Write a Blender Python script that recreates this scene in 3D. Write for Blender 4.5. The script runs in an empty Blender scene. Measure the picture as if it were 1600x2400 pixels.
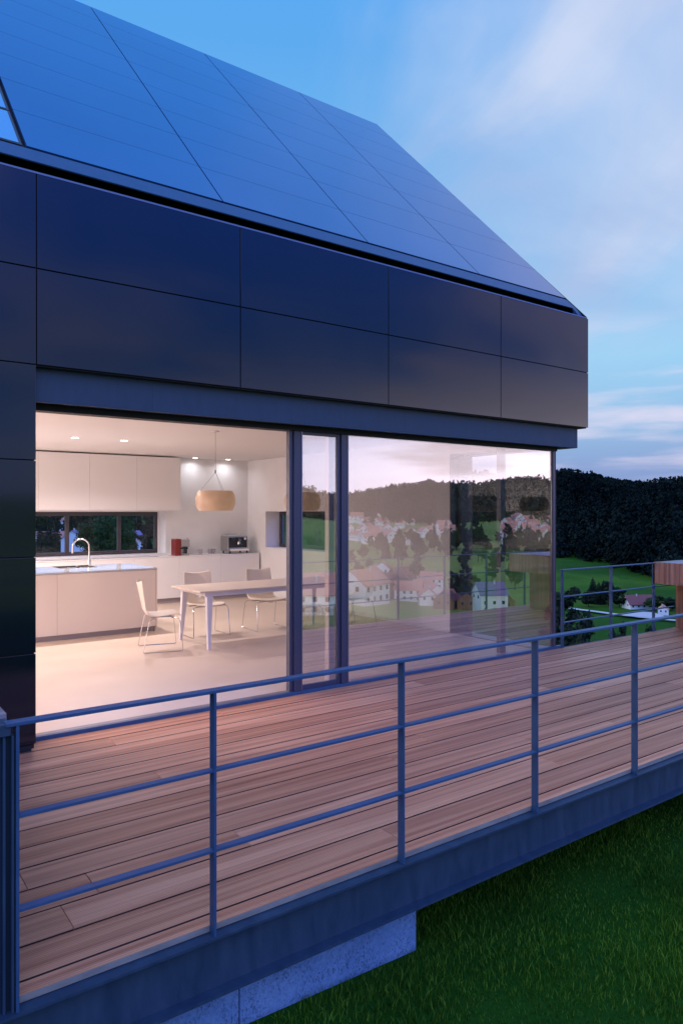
import bpy, bmesh, math, random
import numpy as np
from mathutils import Vector, Matrix, noise
random.seed(7)
S = bpy.context.scene
C = S.collection
PI = math.pi

# ------------------------------------------------------------------ camera
AZ = math.radians(53.93); EYE = 1.8; FPX = 1670.0
cam_d = bpy.data.cameras.new('camera'); cam = bpy.data.objects.new('camera', cam_d); C.objects.link(cam)
cam.location = (0, 0, EYE); cam.rotation_euler = (PI/2, 0, AZ - PI/2)
cam_d.sensor_fit = 'VERTICAL'; cam_d.sensor_height = 36; cam_d.lens = 36*FPX/2400
cam_d.clip_start = 0.05; cam_d.clip_end = 6000
S.camera = cam
S.view_settings.view_transform = 'Standard'; S.view_settings.look = 'None'
S.view_settings.exposure = 0.0; S.view_settings.gamma = 1
S.render.engine = 'CYCLES'
S.cycles.use_denoising = True
S.cycles.max_bounces = 7; S.cycles.diffuse_bounces = 4; S.cycles.glossy_bounces = 4
S.cycles.transparent_max_bounces = 12; S.cycles.caustics_reflective = False; S.cycles.caustics_refractive = False
S.cycles.sample_clamp_indirect = 4.0

# ------------------------------------------------------------------ material helpers
def mat(name, col=(.5,.5,.5), rough=.5, metal=0.0, ior=1.5, coat=0.0, emis=None, estr=0):
    m = bpy.data.materials.new(name); m.use_nodes = True
    b = m.node_tree.nodes['Principled BSDF']
    b.inputs['Base Color'].default_value = (*col, 1); b.inputs['Roughness'].default_value = rough
    b.inputs['Metallic'].default_value = metal; b.inputs['IOR'].default_value = ior
    b.inputs['Coat Weight'].default_value = coat
    if emis: b.inputs['Emission Color'].default_value = (*emis,1); b.inputs['Emission Strength'].default_value = estr
    return m
def nd(m, t, **kw):
    n = m.node_tree.nodes.new(t)
    for k, v in kw.items():
        if hasattr(n, k): setattr(n, k, v)
        else: n.inputs[k.replace('_',' ')].default_value = v
    return n
def lk(m, a, b): m.node_tree.links.new(a, b)
def ramp(m, fac, stops, interp='LINEAR'):
    r = nd(m, 'ShaderNodeValToRGB'); r.color_ramp.interpolation = interp
    e = r.color_ramp.elements
    while len(e) < len(stops): e.new(.5)
    for i, (p, c) in enumerate(stops):
        e[i].position = p; e[i].color = (*c, 1) if len(c) == 3 else c
    lk(m, fac, r.inputs[0]); return r
def texco(m, scale=(1,1,1), kind='Object', rot=(0,0,0)):
    t = nd(m, 'ShaderNodeTexCoord'); mp = nd(m, 'ShaderNodeMapping')
    mp.inputs['Scale'].default_value = scale; mp.inputs['Rotation'].default_value = rot
    lk(m, t.outputs[kind], mp.inputs[0]); return mp
def noisy(m, scale, detail=4, rough=.55, sc=(1,1,1), kind='Object'):
    n = nd(m, 'ShaderNodeTexNoise'); n.inputs['Scale'].default_value = scale
    n.inputs['Detail'].default_value = detail; n.inputs['Roughness'].default_value = rough
    lk(m, texco(m, sc, kind).outputs[0], n.inputs['Vector']); return n
def mixc(m, a, b, fac, mode='MIX'):
    x = nd(m, 'ShaderNodeMix', data_type='RGBA', blend_type=mode)
    for s, i in ((a, 6), (b, 7)):
        if isinstance(s, tuple): x.inputs[i].default_value = (*s, 1)
        else: lk(m, s, x.inputs[i])
    if isinstance(fac, float): x.inputs[0].default_value = fac
    else: lk(m, fac, x.inputs[0])
    return x.outputs[2]
def bump(m, h, strength, dist=.01):
    b = nd(m, 'ShaderNodeBump'); b.inputs['Strength'].default_value = strength; b.inputs['Distance'].default_value = dist
    lk(m, h, b.inputs['Height']); lk(m, b.outputs[0], m.node_tree.nodes['Principled BSDF'].inputs['Normal'])
def P(m): return m.node_tree.nodes['Principled BSDF']

def mottled(name, c1, c2, scale, rough, r2=None, b=0.0, sc=(1,1,1), **kw):
    m = mat(name, c1, rough, **kw); n = noisy(m, scale, 6, .6, sc)
    r = ramp(m, n.outputs[0], [(.3, c1), (.7, c2)]); lk(m, r.outputs[0], P(m).inputs['Base Color'])
    if r2 is not None:
        q = ramp(m, n.outputs[0], [(.3, (rough,)*3), (.7, (r2,)*3)]); lk(m, q.outputs[0], P(m).inputs['Roughness'])
    if b: bump(m, n.outputs[0], b)
    return m

def wood(name, axis, dark=(.57,.215,.10), light=(.90,.445,.235), groove=True, var=.45):
    m = mat(name, light, .55)
    s = [26, 26, 26]; s[axis] = .55
    geo = nd(m, 'ShaderNodeNewGeometry')
    tc = nd(m, 'ShaderNodeTexCoord'); mp = nd(m, 'ShaderNodeMapping'); mp.inputs['Scale'].default_value = s
    off = nd(m, 'ShaderNodeVectorMath', operation='SCALE'); off.inputs[0].default_value = (37, 23, 11)
    lk(m, geo.outputs['Random Per Island'], off.inputs['Scale'])
    ad = nd(m, 'ShaderNodeVectorMath', operation='ADD'); lk(m, tc.outputs['Object'], ad.inputs[0]); lk(m, off.outputs[0], ad.inputs[1])
    lk(m, ad.outputs[0], mp.inputs[0])
    n1 = nd(m, 'ShaderNodeTexNoise'); n1.inputs['Scale'].default_value = 1.0; n1.inputs['Detail'].default_value = 5; n1.inputs['Distortion'].default_value = .35
    lk(m, mp.outputs[0], n1.inputs['Vector'])
    mp2 = nd(m, 'ShaderNodeMapping'); s2 = [4.2]*3; s2[axis] = .35; mp2.inputs['Scale'].default_value = s2
    lk(m, ad.outputs[0], mp2.inputs[0])
    n2 = nd(m, 'ShaderNodeTexNoise'); n2.inputs['Scale'].default_value = 1.0; n2.inputs['Detail'].default_value = 3; n2.inputs['Distortion'].default_value = .9
    lk(m, mp2.outputs[0], n2.inputs['Vector'])
    c1 = ramp(m, n1.outputs[0], [(.32, dark), (.62, light)]).outputs[0]
    c2 = ramp(m, n2.outputs[0], [(.34, (.70,.56,.50)), (.5, (1.0,.97,.95))]).outputs[0]
    c = mixc(m, c1, c2, .6, 'MULTIPLY')
    rr = ramp(m, geo.outputs['Random Per Island'], [(0,(.66,.58,.56)),(.25,(1.0,.92,.88)),(.5,(.78,.68,.62)),(.75,(1.12,1.10,1.10)),(1,(.90,.78,.70))], 'LINEAR').outputs[0]
    c = mixc(m, c, rr, var*2 if var<=.5 else 1.0, 'MULTIPLY')
    if groove:
        sp = nd(m, 'ShaderNodeSeparateXYZ'); lk(m, tc.outputs['Object'], sp.inputs[0])
        w = nd(m, 'ShaderNodeMath', operation='MULTIPLY'); lk(m, sp.outputs[1 if axis == 0 else 0], w.inputs[0]); w.inputs[1].default_value = 2*PI/.0125
        sn = nd(m, 'ShaderNodeMath', operation='SINE'); lk(m, w.outputs[0], sn.inputs[0])
        gr = ramp(m, sn.outputs[0], [(0,(.78,.76,.76)),(.35,(1,1,1))]).outputs[0]
        c = mixc(m, c, gr, .75, 'MULTIPLY')
        a = nd(m, 'ShaderNodeMath', operation='ADD'); lk(m, sn.outputs[0], a.inputs[0]); lk(m, n1.outputs[0], a.inputs[1])
        bump(m, a.outputs[0], .35, .002)
    else: bump(m, n1.outputs[0], .3, .003)
    lk(m, c, P(m).inputs['Base Color']); return m

def glass(name, ior=2.0, tint=(1,1,1), extra=0.0):
    m = bpy.data.materials.new(name); m.use_nodes = True; nt = m.node_tree; nt.nodes.clear()
    o = nt.nodes.new('ShaderNodeOutputMaterial'); t = nt.nodes.new('ShaderNodeBsdfTransparent'); g = nt.nodes.new('ShaderNodeBsdfGlossy')
    t.inputs[0].default_value = (*tint, 1); g.inputs['Roughness'].default_value = 0.0; g.inputs[0].default_value = (1,1,1,1)
    f = nt.nodes.new('ShaderNodeFresnel'); f.inputs['IOR'].default_value = ior
    # keep the facing term the same from both sides of the sheet
    geo = nt.nodes.new('ShaderNodeNewGeometry'); inv = nt.nodes.new('ShaderNodeMath'); inv.operation = 'DIVIDE'; inv.inputs[0].default_value = 1.0; inv.inputs[1].default_value = ior
    sel = nt.nodes.new('ShaderNodeMix'); sel.data_type = 'FLOAT'; sel.inputs[2].default_value = ior
    nt.links.new(geo.outputs['Backfacing'], sel.inputs[0]); sel.inputs[3].default_value = 1.0/ior
    nt.links.new(sel.outputs[0], f.inputs['IOR'])
    ad = nt.nodes.new('ShaderNodeMath'); ad.operation = 'ADD'; ad.use_clamp = True; ad.inputs[1].default_value = extra
    nt.links.new(f.outputs[0], ad.inputs[0])
    mx = nt.nodes.new('ShaderNodeMixShader'); nt.links.new(ad.outputs[0], mx.inputs[0]); nt.links.new(t.outputs[0], mx.inputs[1]); nt.links.new(g.outputs[0], mx.inputs[2])
    nt.links.new(mx.outputs[0], o.inputs[0]); return m

M = {}
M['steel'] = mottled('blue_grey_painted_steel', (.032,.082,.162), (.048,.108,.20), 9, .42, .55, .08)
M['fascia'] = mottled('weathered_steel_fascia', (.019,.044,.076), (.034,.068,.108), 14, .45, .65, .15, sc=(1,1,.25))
M['clad'] = mat('dark_gloss_cladding', (.004,.006,.012), .12, ior=1.6)
_n = noisy(M['clad'], .9, 2); lk(M['clad'], ramp(M['clad'], _n.outputs[0], [(.3,(.06,)*3),(.7,(.15,)*3)]).outputs[0], P(M['clad']).inputs['Roughness'])
M['black'] = mat('black_backing', (.006,.007,.010), .6)
M['roof'] = mat('blue_solar_roof_glass', (.022,.075,.24), .10, ior=2.3)
_n = noisy(M['roof'], .5, 3); lk(M['roof'], ramp(M['roof'], _n.outputs[0], [(.3,(.016,.085,.25)),(.7,(.024,.11,.30))]).outputs[0], P(M['roof']).inputs['Base Color'])
M['sky_pane'] = mat('skylight_glass', (.16,.42,.62), .03, ior=2.6)
M['frame'] = mat('dark_window_frame', (.06,.052,.06), .4)
M['stile'] = mat('sliding_door_aluminium', (.045,.048,.085), .35, ior=1.6)
M['cap'] = mat('folded_metal_cap', (.16,.22,.40), .4)
M['stile_light'] = mat('light_aluminium_edge', (.20,.19,.25), .3, metal=.6)
M['glass'] = glass('facade_glass', 3.1, tint=(.90,.90,.91), extra=.02)
M['glass_side'] = glass('side_glass', 1.35)
M['glass_back'] = glass('window_glass', 1.35, (.88,.94,1))
M['wall'] = mottled('white_plaster', (.78,.76,.77), (.82,.80,.81), 3, .85)
M['ceil'] = mat('white_ceiling', (.74,.71,.70), .9)
M['floor'] = mottled('pale_resin_floor', (.62,.49,.39), (.68,.55,.45), 1.2, .38, .46)
M['lacq'] = mat('white_lacquer', (.86,.84,.85), .16, ior=1.5)
M['isl'] = mat('cream_lacquer', (.78,.68,.62), .14, ior=1.5)
M['top'] = mat('white_worktop', (.50,.51,.56), .05, ior=1.6)
M['toe'] = mat('grey_plinth', (.38,.33,.35), .5)
M['chrome'] = mat('chrome', (.72,.70,.70), .12, metal=1)
M['inox'] = mat('brushed_steel', (.48,.47,.48), .30, metal=1)
M['dark'] = mat('dark_plastic', (.02,.02,.024), .35)
M['red'] = mat('red_enamel', (.20,.018,.014), .3)
M['shell'] = mat('cream_chair_shell', (.80,.71,.62), .35)
M['shade'] = mat('amber_lamp_shade', (.62,.42,.22), .45, coat=.3, emis=(1,.55,.28), estr=.13)
_n = noisy(M['shade'], 3, 2); lk(M['shade'], ramp(M['shade'], _n.outputs[0], [(.35,(.46,.32,.25)),(.65,(.64,.46,.28))]).outputs[0], P(M['shade']).inputs['Base Color'])
M['ttop'] = mat('pale_wood_tabletop', (.74,.62,.53), .28)
M['twhite'] = mat('white_metal_table_frame', (.74,.71,.76), .35)
M['lamp'] = mat('downlight_lens', (1,1,1), .5, emis=(1,.93,.85), estr=14)
M['deck'] = wood('larch_decking', 0)
M['navy'] = mat('dark_navy_steel_plate', (.010,.022,.045), .5)
M['board_front'] = mottled('grey_weathered_board_edge', (.22,.21,.17), (.36,.33,.27), 6, .8, sc=(1,1,4))
M['gap_shade'] = mat('board_gap_shade', (.035,.02,.016), .8)  # board sides painted dark brown so the gaps between them look shaded
M['bench'] = wood('larch_vertical_cladding', 2, (.36,.155,.09), (.62,.33,.21), groove=False)
M['benchtop'] = wood('weathered_larch_top', 0, (.24,.22,.22), (.42,.38,.37), groove=False)
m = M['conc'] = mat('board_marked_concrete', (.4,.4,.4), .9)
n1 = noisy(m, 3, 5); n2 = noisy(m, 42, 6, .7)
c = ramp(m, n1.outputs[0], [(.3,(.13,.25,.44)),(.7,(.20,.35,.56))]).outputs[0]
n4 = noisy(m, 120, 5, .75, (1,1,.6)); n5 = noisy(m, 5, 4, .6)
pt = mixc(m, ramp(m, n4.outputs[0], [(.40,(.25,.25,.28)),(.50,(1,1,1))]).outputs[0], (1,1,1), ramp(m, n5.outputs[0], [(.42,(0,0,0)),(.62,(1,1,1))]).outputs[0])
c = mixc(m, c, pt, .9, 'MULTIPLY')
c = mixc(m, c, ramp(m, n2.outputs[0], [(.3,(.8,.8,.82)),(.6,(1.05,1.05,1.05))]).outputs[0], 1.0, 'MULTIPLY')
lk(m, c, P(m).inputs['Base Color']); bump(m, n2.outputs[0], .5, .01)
M['column'] = mat('beige_column', (.80,.66,.58), .6)
M['cupglass'] = glass('cup_glass', 1.5, (.86,.84,.86), .05)

# ground / vegetation
def green(name, a, b, scale, sc=(1,1,1), rough=.9):
    m = mat(name, a, rough); n = noisy(m, scale, 8, .65, sc)
    lk(m, ramp(m, n.outputs[0], [(.32, a), (.68, b)]).outputs[0], P(m).inputs['Base Color']); P(m).inputs['Specular IOR Level'].default_value = .15
    return m
m = M['ground'] = mat('valley_meadow', (.05,.1,.03), .95); P(m).inputs['Specular IOR Level'].default_value = .1
n1 = noisy(m, .012, 6, .6); n2 = noisy(m, .25, 6, .7); n3 = noisy(m, 25, 3, .7)
c = ramp(m, n1.outputs[0], [(.35,(.012,.066,.004)),(.5,(.017,.086,.006)),(.62,(.048,.135,.011))]).outputs[0]
c = mixc(m, c, ramp(m, n2.outputs[0], [(.3,(.72,.75,.7)),(.7,(1.15,1.15,1.1))]).outputs[0], 1.0, 'MULTIPLY')
c = mixc(m, c, ramp(m, n3.outputs[0], [(.3,(.75,.75,.75)),(.7,(1.1,1.1,1.1))]).outputs[0], .6, 'MULTIPLY')
so_y = nd(m, 'ShaderNodeSeparateXYZ'); lk(m, texco(m).outputs[0], so_y.inputs[0])
opp_lift = nd(m, 'ShaderNodeMapRange', interpolation_type='SMOOTHSTEP'); lk(m, so_y.outputs[1], opp_lift.inputs[0]); opp_lift.inputs[1].default_value = -60; opp_lift.inputs[2].default_value = -130  # opposite meadow yellower; brightness painted in to lift its glass reflection
c = mixc(m, c, ramp(m, n1.outputs[0], [(.35,(.14,.22,.045)),(.55,(.26,.33,.07)),(.7,(.36,.36,.12))]).outputs[0], opp_lift.outputs[0])
lk(m, c, P(m).inputs['Base Color'])
M['blade'] = mat('grass_blade', (.03,.10,.02), .75); P(M['blade']).inputs['Specular IOR Level'].default_value = .12
g = nd(M['blade'], 'ShaderNodeNewGeometry')
n1 = noisy(M['blade'], .9, 3)
c = ramp(M['blade'], g.outputs['Random Per Island'], [(0,(.016,.062,.001)),(.6,(.034,.115,.003)),(1,(.13,.24,.02))]).outputs[0]
c = mixc(M['blade'], c, ramp(M['blade'], n1.outputs[0], [(.32,(.45,.5,.45)),(.66,(1.45,1.35,1.3))]).outputs[0], 1.0, 'MULTIPLY')
lk(M['blade'], c, P(M['blade']).inputs['Base Color'])
P(M['blade']).inputs['Transmission Weight'].default_value = 0
def leafmat(name, a, b, patch=0):
    m = mat(name, a, .7); g = nd(m, 'ShaderNodeNewGeometry'); P(m).inputs['Specular IOR Level'].default_value = .2
    c = ramp(m, g.outputs['Random Per Island'], [(0, a), (1, b)]).outputs[0]
    if patch: P(m).inputs['Specular IOR Level'].default_value = 0
    if patch: c = mixc(m, c, ramp(m, noisy(m, patch, 4, .6).outputs[0], [(.35,(.55,.55,.6)),(.65,(1.5,1.5,1.35))]).outputs[0], 1.0, 'MULTIPLY')
    lk(m, c, P(m).inputs['Base Color']); return m
M['leaf'] = leafmat('broad_leaves', (.012,.035,.009), (.045,.09,.02))
M['leaf_dark'] = leafmat('dark_leaves', (.007,.018,.010), (.022,.042,.018))
M['needle'] = leafmat('fir_needles', (.007,.017,.011), (.018,.034,.022))
M['forest'] = leafmat('forest_foliage', (.004,.008,.0085), (.015,.025,.022), .012)
M['forest2'] = leafmat('brightened_forest_foliage', (.022,.034,.024), (.06,.075,.04))  # opposite woods painted lighter and browner so their reflection shows brighter
M['bark'] = mottled('bark', (.05,.04,.035), (.10,.08,.065), 6, .9)
M['render'] = mottled('white_house_render', (.82,.82,.84), (.90,.90,.90), 2, .9)
M['render2'] = mottled('grey_house_render', (.50,.48,.50), (.58,.56,.57), 2, .9)
M['tile'] = mottled('red_roof_tiles', (.55,.22,.15), (.68,.30,.21), 1.5, .8)
M['tile2'] = mottled('dark_red_roof_tiles', (.17,.06,.06), (.25,.09,.085), 1.5, .8)
M['tile3'] = mottled('slate_violet_roof', (.22,.17,.28), (.30,.23,.36), 1.5, .8)
M['tgreywood'] = mottled('barn_boards', (.22,.13,.07), (.32,.19,.10), 3, .9)
M['win'] = mat('house_window_glass', (.02,.025,.035), .1)
M['road'] = mottled('pale_gravel_road', (.42,.43,.44), (.50,.51,.52), 1, .95)

# ------------------------------------------------------------------ mesh builder
class MB:
    def __init__(s): s.v = []; s.f = []
    def quad(s, *p):
        b = len(s.v); s.v += [tuple(q) for q in p]; s.f.append(tuple(range(b, b+len(p)))); return s
    def box(s, x0, x1, y0, y1, z0, z1):
        b = len(s.v)
        s.v += [(x0,y0,z0),(x1,y0,z0),(x1,y1,z0),(x0,y1,z0),(x0,y0,z1),(x1,y0,z1),(x1,y1,z1),(x0,y1,z1)]
        s.f += [tuple(b+i for i in q) for q in ((0,3,2,1),(4,5,6,7),(0,1,5,4),(1,2,6,5),(2,3,7,6),(3,0,4,7))]; return s
    def hexa(s, p):   # 8 corners, bottom loop then top loop
        b = len(s.v); s.v += [tuple(q) for q in p]
        s.f += [tuple(b+i for i in q) for q in ((0,3,2,1),(4,5,6,7),(0,1,5,4),(1,2,6,5),(2,3,7,6),(3,0,4,7))]; return s
    def tube(s, pts, r, n=8, closed=False, cap=True):
        pts = [Vector(p) for p in pts]; rs = r if isinstance(r, (list, tuple)) else [r]*len(pts); base = len(s.v)
        up = None
        for i, p in enumerate(pts):
            if i == 0: t = pts[1]-p
            elif i == len(pts)-1: t = p-pts[i-1]
            else: t = (pts[i+1]-p).normalized()+(p-pts[i-1]).normalized()
            t.normalize()
            if up is None:
                up = Vector((0,0,1)) if abs(t.z) < .9 else Vector((1,0,0))
            u = (up - t*up.dot(t)).normalized(); w = t.cross(u); up = u
            for k in range(n):
                a = 2*PI*k/n; s.v.append(tuple(p + (u*math.cos(a)+w*math.sin(a))*rs[i]))
        for i in range(len(pts)-1):
            for k in range(n):
                a = base+i*n+k; b = base+i*n+(k+1)%n; s.f.append((a, b, b+n, a+n))
        if cap:
            s.f.append(tuple(base+k for k in reversed(range(n)))); e = base+(len(pts)-1)*n; s.f.append(tuple(e+k for k in range(n)))
        return s
    def lathe(s, prof, n=32, c=(0,0,0), axis='Z', cap=True):
        base = len(s.v)
        for (r, z) in prof:
            for k in range(n):
                a = 2*PI*k/n; x, y = r*math.cos(a), r*math.sin(a)
                p = (x, y, z) if axis == 'Z' else (z, x, y) if axis == 'X' else (x, z, y)
                s.v.append((c[0]+p[0], c[1]+p[1], c[2]+p[2]))
        for i in range(len(prof)-1):
            for k in range(n):
                a = base+i*n+k; b = base+i*n+(k+1)%n
                q = (a, b, b+n, a+n); s.f.append(q if axis != 'Y' else q[::-1])
        if cap:
            s.f.append(tuple(base+k for k in reversed(range(n)))); e = base+(len(prof)-1)*n; s.f.append(tuple(e+k for k in range(n)))
        return s
    def build(s, name, m, parent=None, smooth=False, bevel=0.0, loc=None):
        me = bpy.data.meshes.new(name); me.from_pydata(s.v, [], s.f); me.update()
        if isinstance(m, str): m = M[m]
        me.materials.append(m)
        o = bpy.data.objects.new(name, me); C.objects.link(o)
        if parent is not None:
            o.parent = parent
            L = parent.matrix_basis.translation; 
        if smooth:
            me.shade_smooth()
            try: me.set_sharp_from_angle(angle=math.radians(40))
            except Exception: pass
        if bevel:
            b = o.modifiers.new('bevel', 'BEVEL'); b.width = bevel; b.segments = 2; b.limit_method = 'ANGLE'
            b.harden_normals = False
        return o
def box(name, m, b, parent=None, bevel=0.0): return MB().box(*b).build(name, m, parent, bevel=bevel)
def tag(o, label=None, cat=None, group=None, kind=None):
    if label: o['label'] = label
    if cat: o['category'] = cat
    if group: o['group'] = group
    if kind: o['kind'] = kind
    return o
def empty(name, loc=(0,0,0), rz=0, label=None, cat=None, group=None):
    o = bpy.data.objects.new(name, None); C.objects.link(o); o.location = loc; o.rotation_euler = (0,0,rz)
    o.empty_display_size = .1
    return tag(o, label, cat, group)
KIDS = {}
def copy_tree(o, parent=None):
    c = o.copy(); C.objects.link(c)
    if parent is not None: c.parent = parent
    for ch in [k for k in ALLOBJ() if k.parent == o]: copy_tree(ch, c)
    return c
def ALLOBJ(): return list(C.objects)

# ------------------------------------------------------------------ world : dusk sky
W = bpy.data.worlds.new('World'); S.world = W; W.use_nodes = True
nt = W.node_tree; bg = nt.nodes['Background']
class WM:  # let the material helpers work on the world tree
    node_tree = nt
w = WM()
tc = nd(w, 'ShaderNodeTexCoord'); sp = nd(w, 'ShaderNodeSeparateXYZ'); lk(w, tc.outputs['Generated'], sp.inputs[0])
X, Yy, Z = sp.outputs
def mth(op, a, b=None, clamp=False):
    n = nd(w, 'ShaderNodeMath', operation=op); n.use_clamp = clamp
    for i, s in enumerate((a, b)):
        if s is None: continue
        if isinstance(s, (int, float)): n.inputs[i].default_value = s
        else: lk(w, s, n.inputs[i])
    return n.outputs[0]
def mapr(v, a, b, c=0, d=1):
    n = nd(w, 'ShaderNodeMapRange', interpolation_type='SMOOTHSTEP'); lk(w, v, n.inputs[0])
    for i, q in enumerate((a, b, c, d)): n.inputs[i+1].default_value = q
    return n.outputs[0]
front = ramp(w, Z, [(0,(.20,.30,.60)),(.06,(.24,.36,.66)),(.12,(.30,.52,.80)),(.2,(.33,.63,.90)),(.33,(.21,.52,.88)),(.55,(.11,.40,.86)),(.75,(.08,.39,.98)),(1,(.07,.34,1.0))]).outputs[0]
back = ramp(w, Z, [(0,(.28,.42,.85)),(.08,(.14,.35,.88)),(.2,(.07,.29,1.0)),(.4,(.06,.29,1.7)),(.7,(.07,.32,1.6)),(1,(.05,.26,1.2))]).outputs[0]
isback = mapr(Yy, .15, -.45)
base = mixc(w, front, back, isback)
# sunset glow low on the -Y side
dg = nd(w, 'ShaderNodeVectorMath', operation='DOT_PRODUCT'); lk(w, tc.outputs['Generated'], dg.inputs[0]); dg.inputs[1].default_value = (math.cos(math.radians(-38)), math.sin(math.radians(-38)), .02)
gl = mth('POWER', mth('MAXIMUM', dg.outputs['Value'], 0), 11)
glz = mapr(mth('ABSOLUTE', Z), .23, .05)
glow = mth('MULTIPLY', gl, glz, True)
base = mixc(w, base, (2.2,2.05,2.5), glow)
g2 = nd(w, 'ShaderNodeVectorMath', operation='DOT_PRODUCT'); lk(w, tc.outputs['Generated'], g2.inputs[0]); g2.inputs[1].default_value = (-.60,.62,.50)
base = mixc(w, base, (1.6,1.75,2.2), mth('MULTIPLY', mapr(g2.outputs['Value'], .66, .97), 1.0))
# clouds: projected on a high layer
zz = mth('MAXIMUM', mth('ADD', Z, .10), .05)
cx = mth('DIVIDE', X, zz); cy = mth('DIVIDE', Yy, zz)
cv = nd(w, 'ShaderNodeCombineXYZ'); lk(w, cx, cv.inputs[0]); lk(w, cy, cv.inputs[1])
mpw = nd(w, 'ShaderNodeMapping'); mpw.inputs['Rotation'].default_value = (0,0,math.radians(-35)); mpw.inputs['Scale'].default_value = (.55, 1.25, 1); mpw.inputs['Location'].default_value = (3.3, 1.7, 0)
lk(w, cv.outputs[0], mpw.inputs[0])
cn = nd(w, 'ShaderNodeTexNoise'); cn.inputs['Scale'].default_value = .85; cn.inputs['Detail'].default_value = 7; cn.inputs['Roughness'].default_value = .52; cn.inputs['Distortion'].default_value = .35
lk(w, mpw.outputs[0], cn.inputs['Vector'])
rdot = nd(w, 'ShaderNodeVectorMath', operation='DOT_PRODUCT'); lk(w, tc.outputs['Generated'], rdot.inputs[0]); rdot.inputs[1].default_value = (.808,-.589,0)
dv = nd(w, 'ShaderNodeCombineXYZ'); lk(w, rdot.outputs['Value'], dv.inputs[0]); lk(w, Z, dv.inputs[1])
mpd = nd(w, 'ShaderNodeMapping', vector_type='TEXTURE'); mpd.inputs['Rotation'].default_value = (0,0,math.radians(40)); mpd.inputs['Scale'].default_value = (.34,.19,1); mpd.inputs['Location'].default_value = (.07,.2,0)
lk(w, dv.outputs[0], mpd.inputs[0])
dn = nd(w, 'ShaderNodeTexNoise'); dn.inputs['Scale'].default_value = 1.0; dn.inputs['Detail'].default_value = 6; dn.inputs['Roughness'].default_value = .5; dn.inputs['Distortion'].default_value = .5
lk(w, mpd.outputs[0], dn.inputs['Vector'])
wob = mth('SUBTRACT', dn.outputs[0], .5)
edge = mth('ADD', rdot.outputs['Value'], mth('MULTIPLY', wob, .42))
low = mth('ADD', mth('SUBTRACT', Z, mth('MULTIPLY', rdot.outputs['Value'], .06)), mth('MULTIPLY', wob, .16))
veil = mth('MULTIPLY', mapr(edge, -.06, .28), mapr(low, .15, .31))
cm = mth('MULTIPLY', mth('MULTIPLY', veil, mapr(dn.outputs[0], .32, .60, .60, 1.0)), .92)
cm = mth('MULTIPLY', mth('MULTIPLY', cm, mapr(Z, .55, .8, 1, .2)), mapr(Yy, -.35, .1))
base = mixc(w, base, ramp(w, cn.outputs[0], [(.40,(.42,.53,.80)),(.60,(.63,.71,.91))]).outputs[0], cm)
bm = mth('MULTIPLY', mth('MULTIPLY', mapr(cn.outputs[0], .50, .66), isback), mapr(Z, .02, .12))
base = mixc(w, base, (.95,.82,1.10), mth('MULTIPLY', bm, mapr(Z, .62, .30, 0, .55)))
# low streaky cloud band
cn2 = nd(w, 'ShaderNodeTexNoise'); cn2.inputs['Scale'].default_value = 3.2; cn2.inputs['Detail'].default_value = 6; cn2.inputs['Roughness'].default_value = .5
mp3 = nd(w, 'ShaderNodeMapping'); mp3.inputs['Scale'].default_value = (1,1,7.5); mp3.inputs['Location'].default_value = (.4,.9,.35); lk(w, tc.outputs['Generated'], mp3.inputs[0]); lk(w, mp3.outputs[0], cn2.inputs['Vector'])
band = mth('MULTIPLY', mapr(Z, .02, .07), mapr(Z, .27, .17))
lm = mth('MULTIPLY', mapr(cn2.outputs[0], .49, .68), band)
base = mixc(w, base, (.82,.74,.90), mth('MULTIPLY', lm, .72))
# twilight from the sky model on top (low sun behind the viewer's right)
sk = nd(w, 'ShaderNodeTexSky', sky_type='NISHITA'); sk.sun_disc = False; sk.sun_elevation = math.radians(2); sk.sun_rotation = math.radians(128)
skm = mixc(w, (0,0,0), sk.outputs[0], .012)
tot = mixc(w, base, skm, 1.0, 'ADD')
gr = mapr(Z, -.06, -.01)
tot = mixc(w, (.02,.04,.03), tot, gr)
lk(w, tot, bg.inputs[0]); bg.inputs[1].default_value = 1.0

sun = bpy.data.lights.new('sun', 'SUN'); so = bpy.data.objects.new('sun', sun); C.objects.link(so)
sun.energy = .78; sun.angle = math.radians(50); sun.color = (.78,.76,1.0)
so.rotation_euler = (math.radians(48), 0, math.radians(-12))

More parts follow.
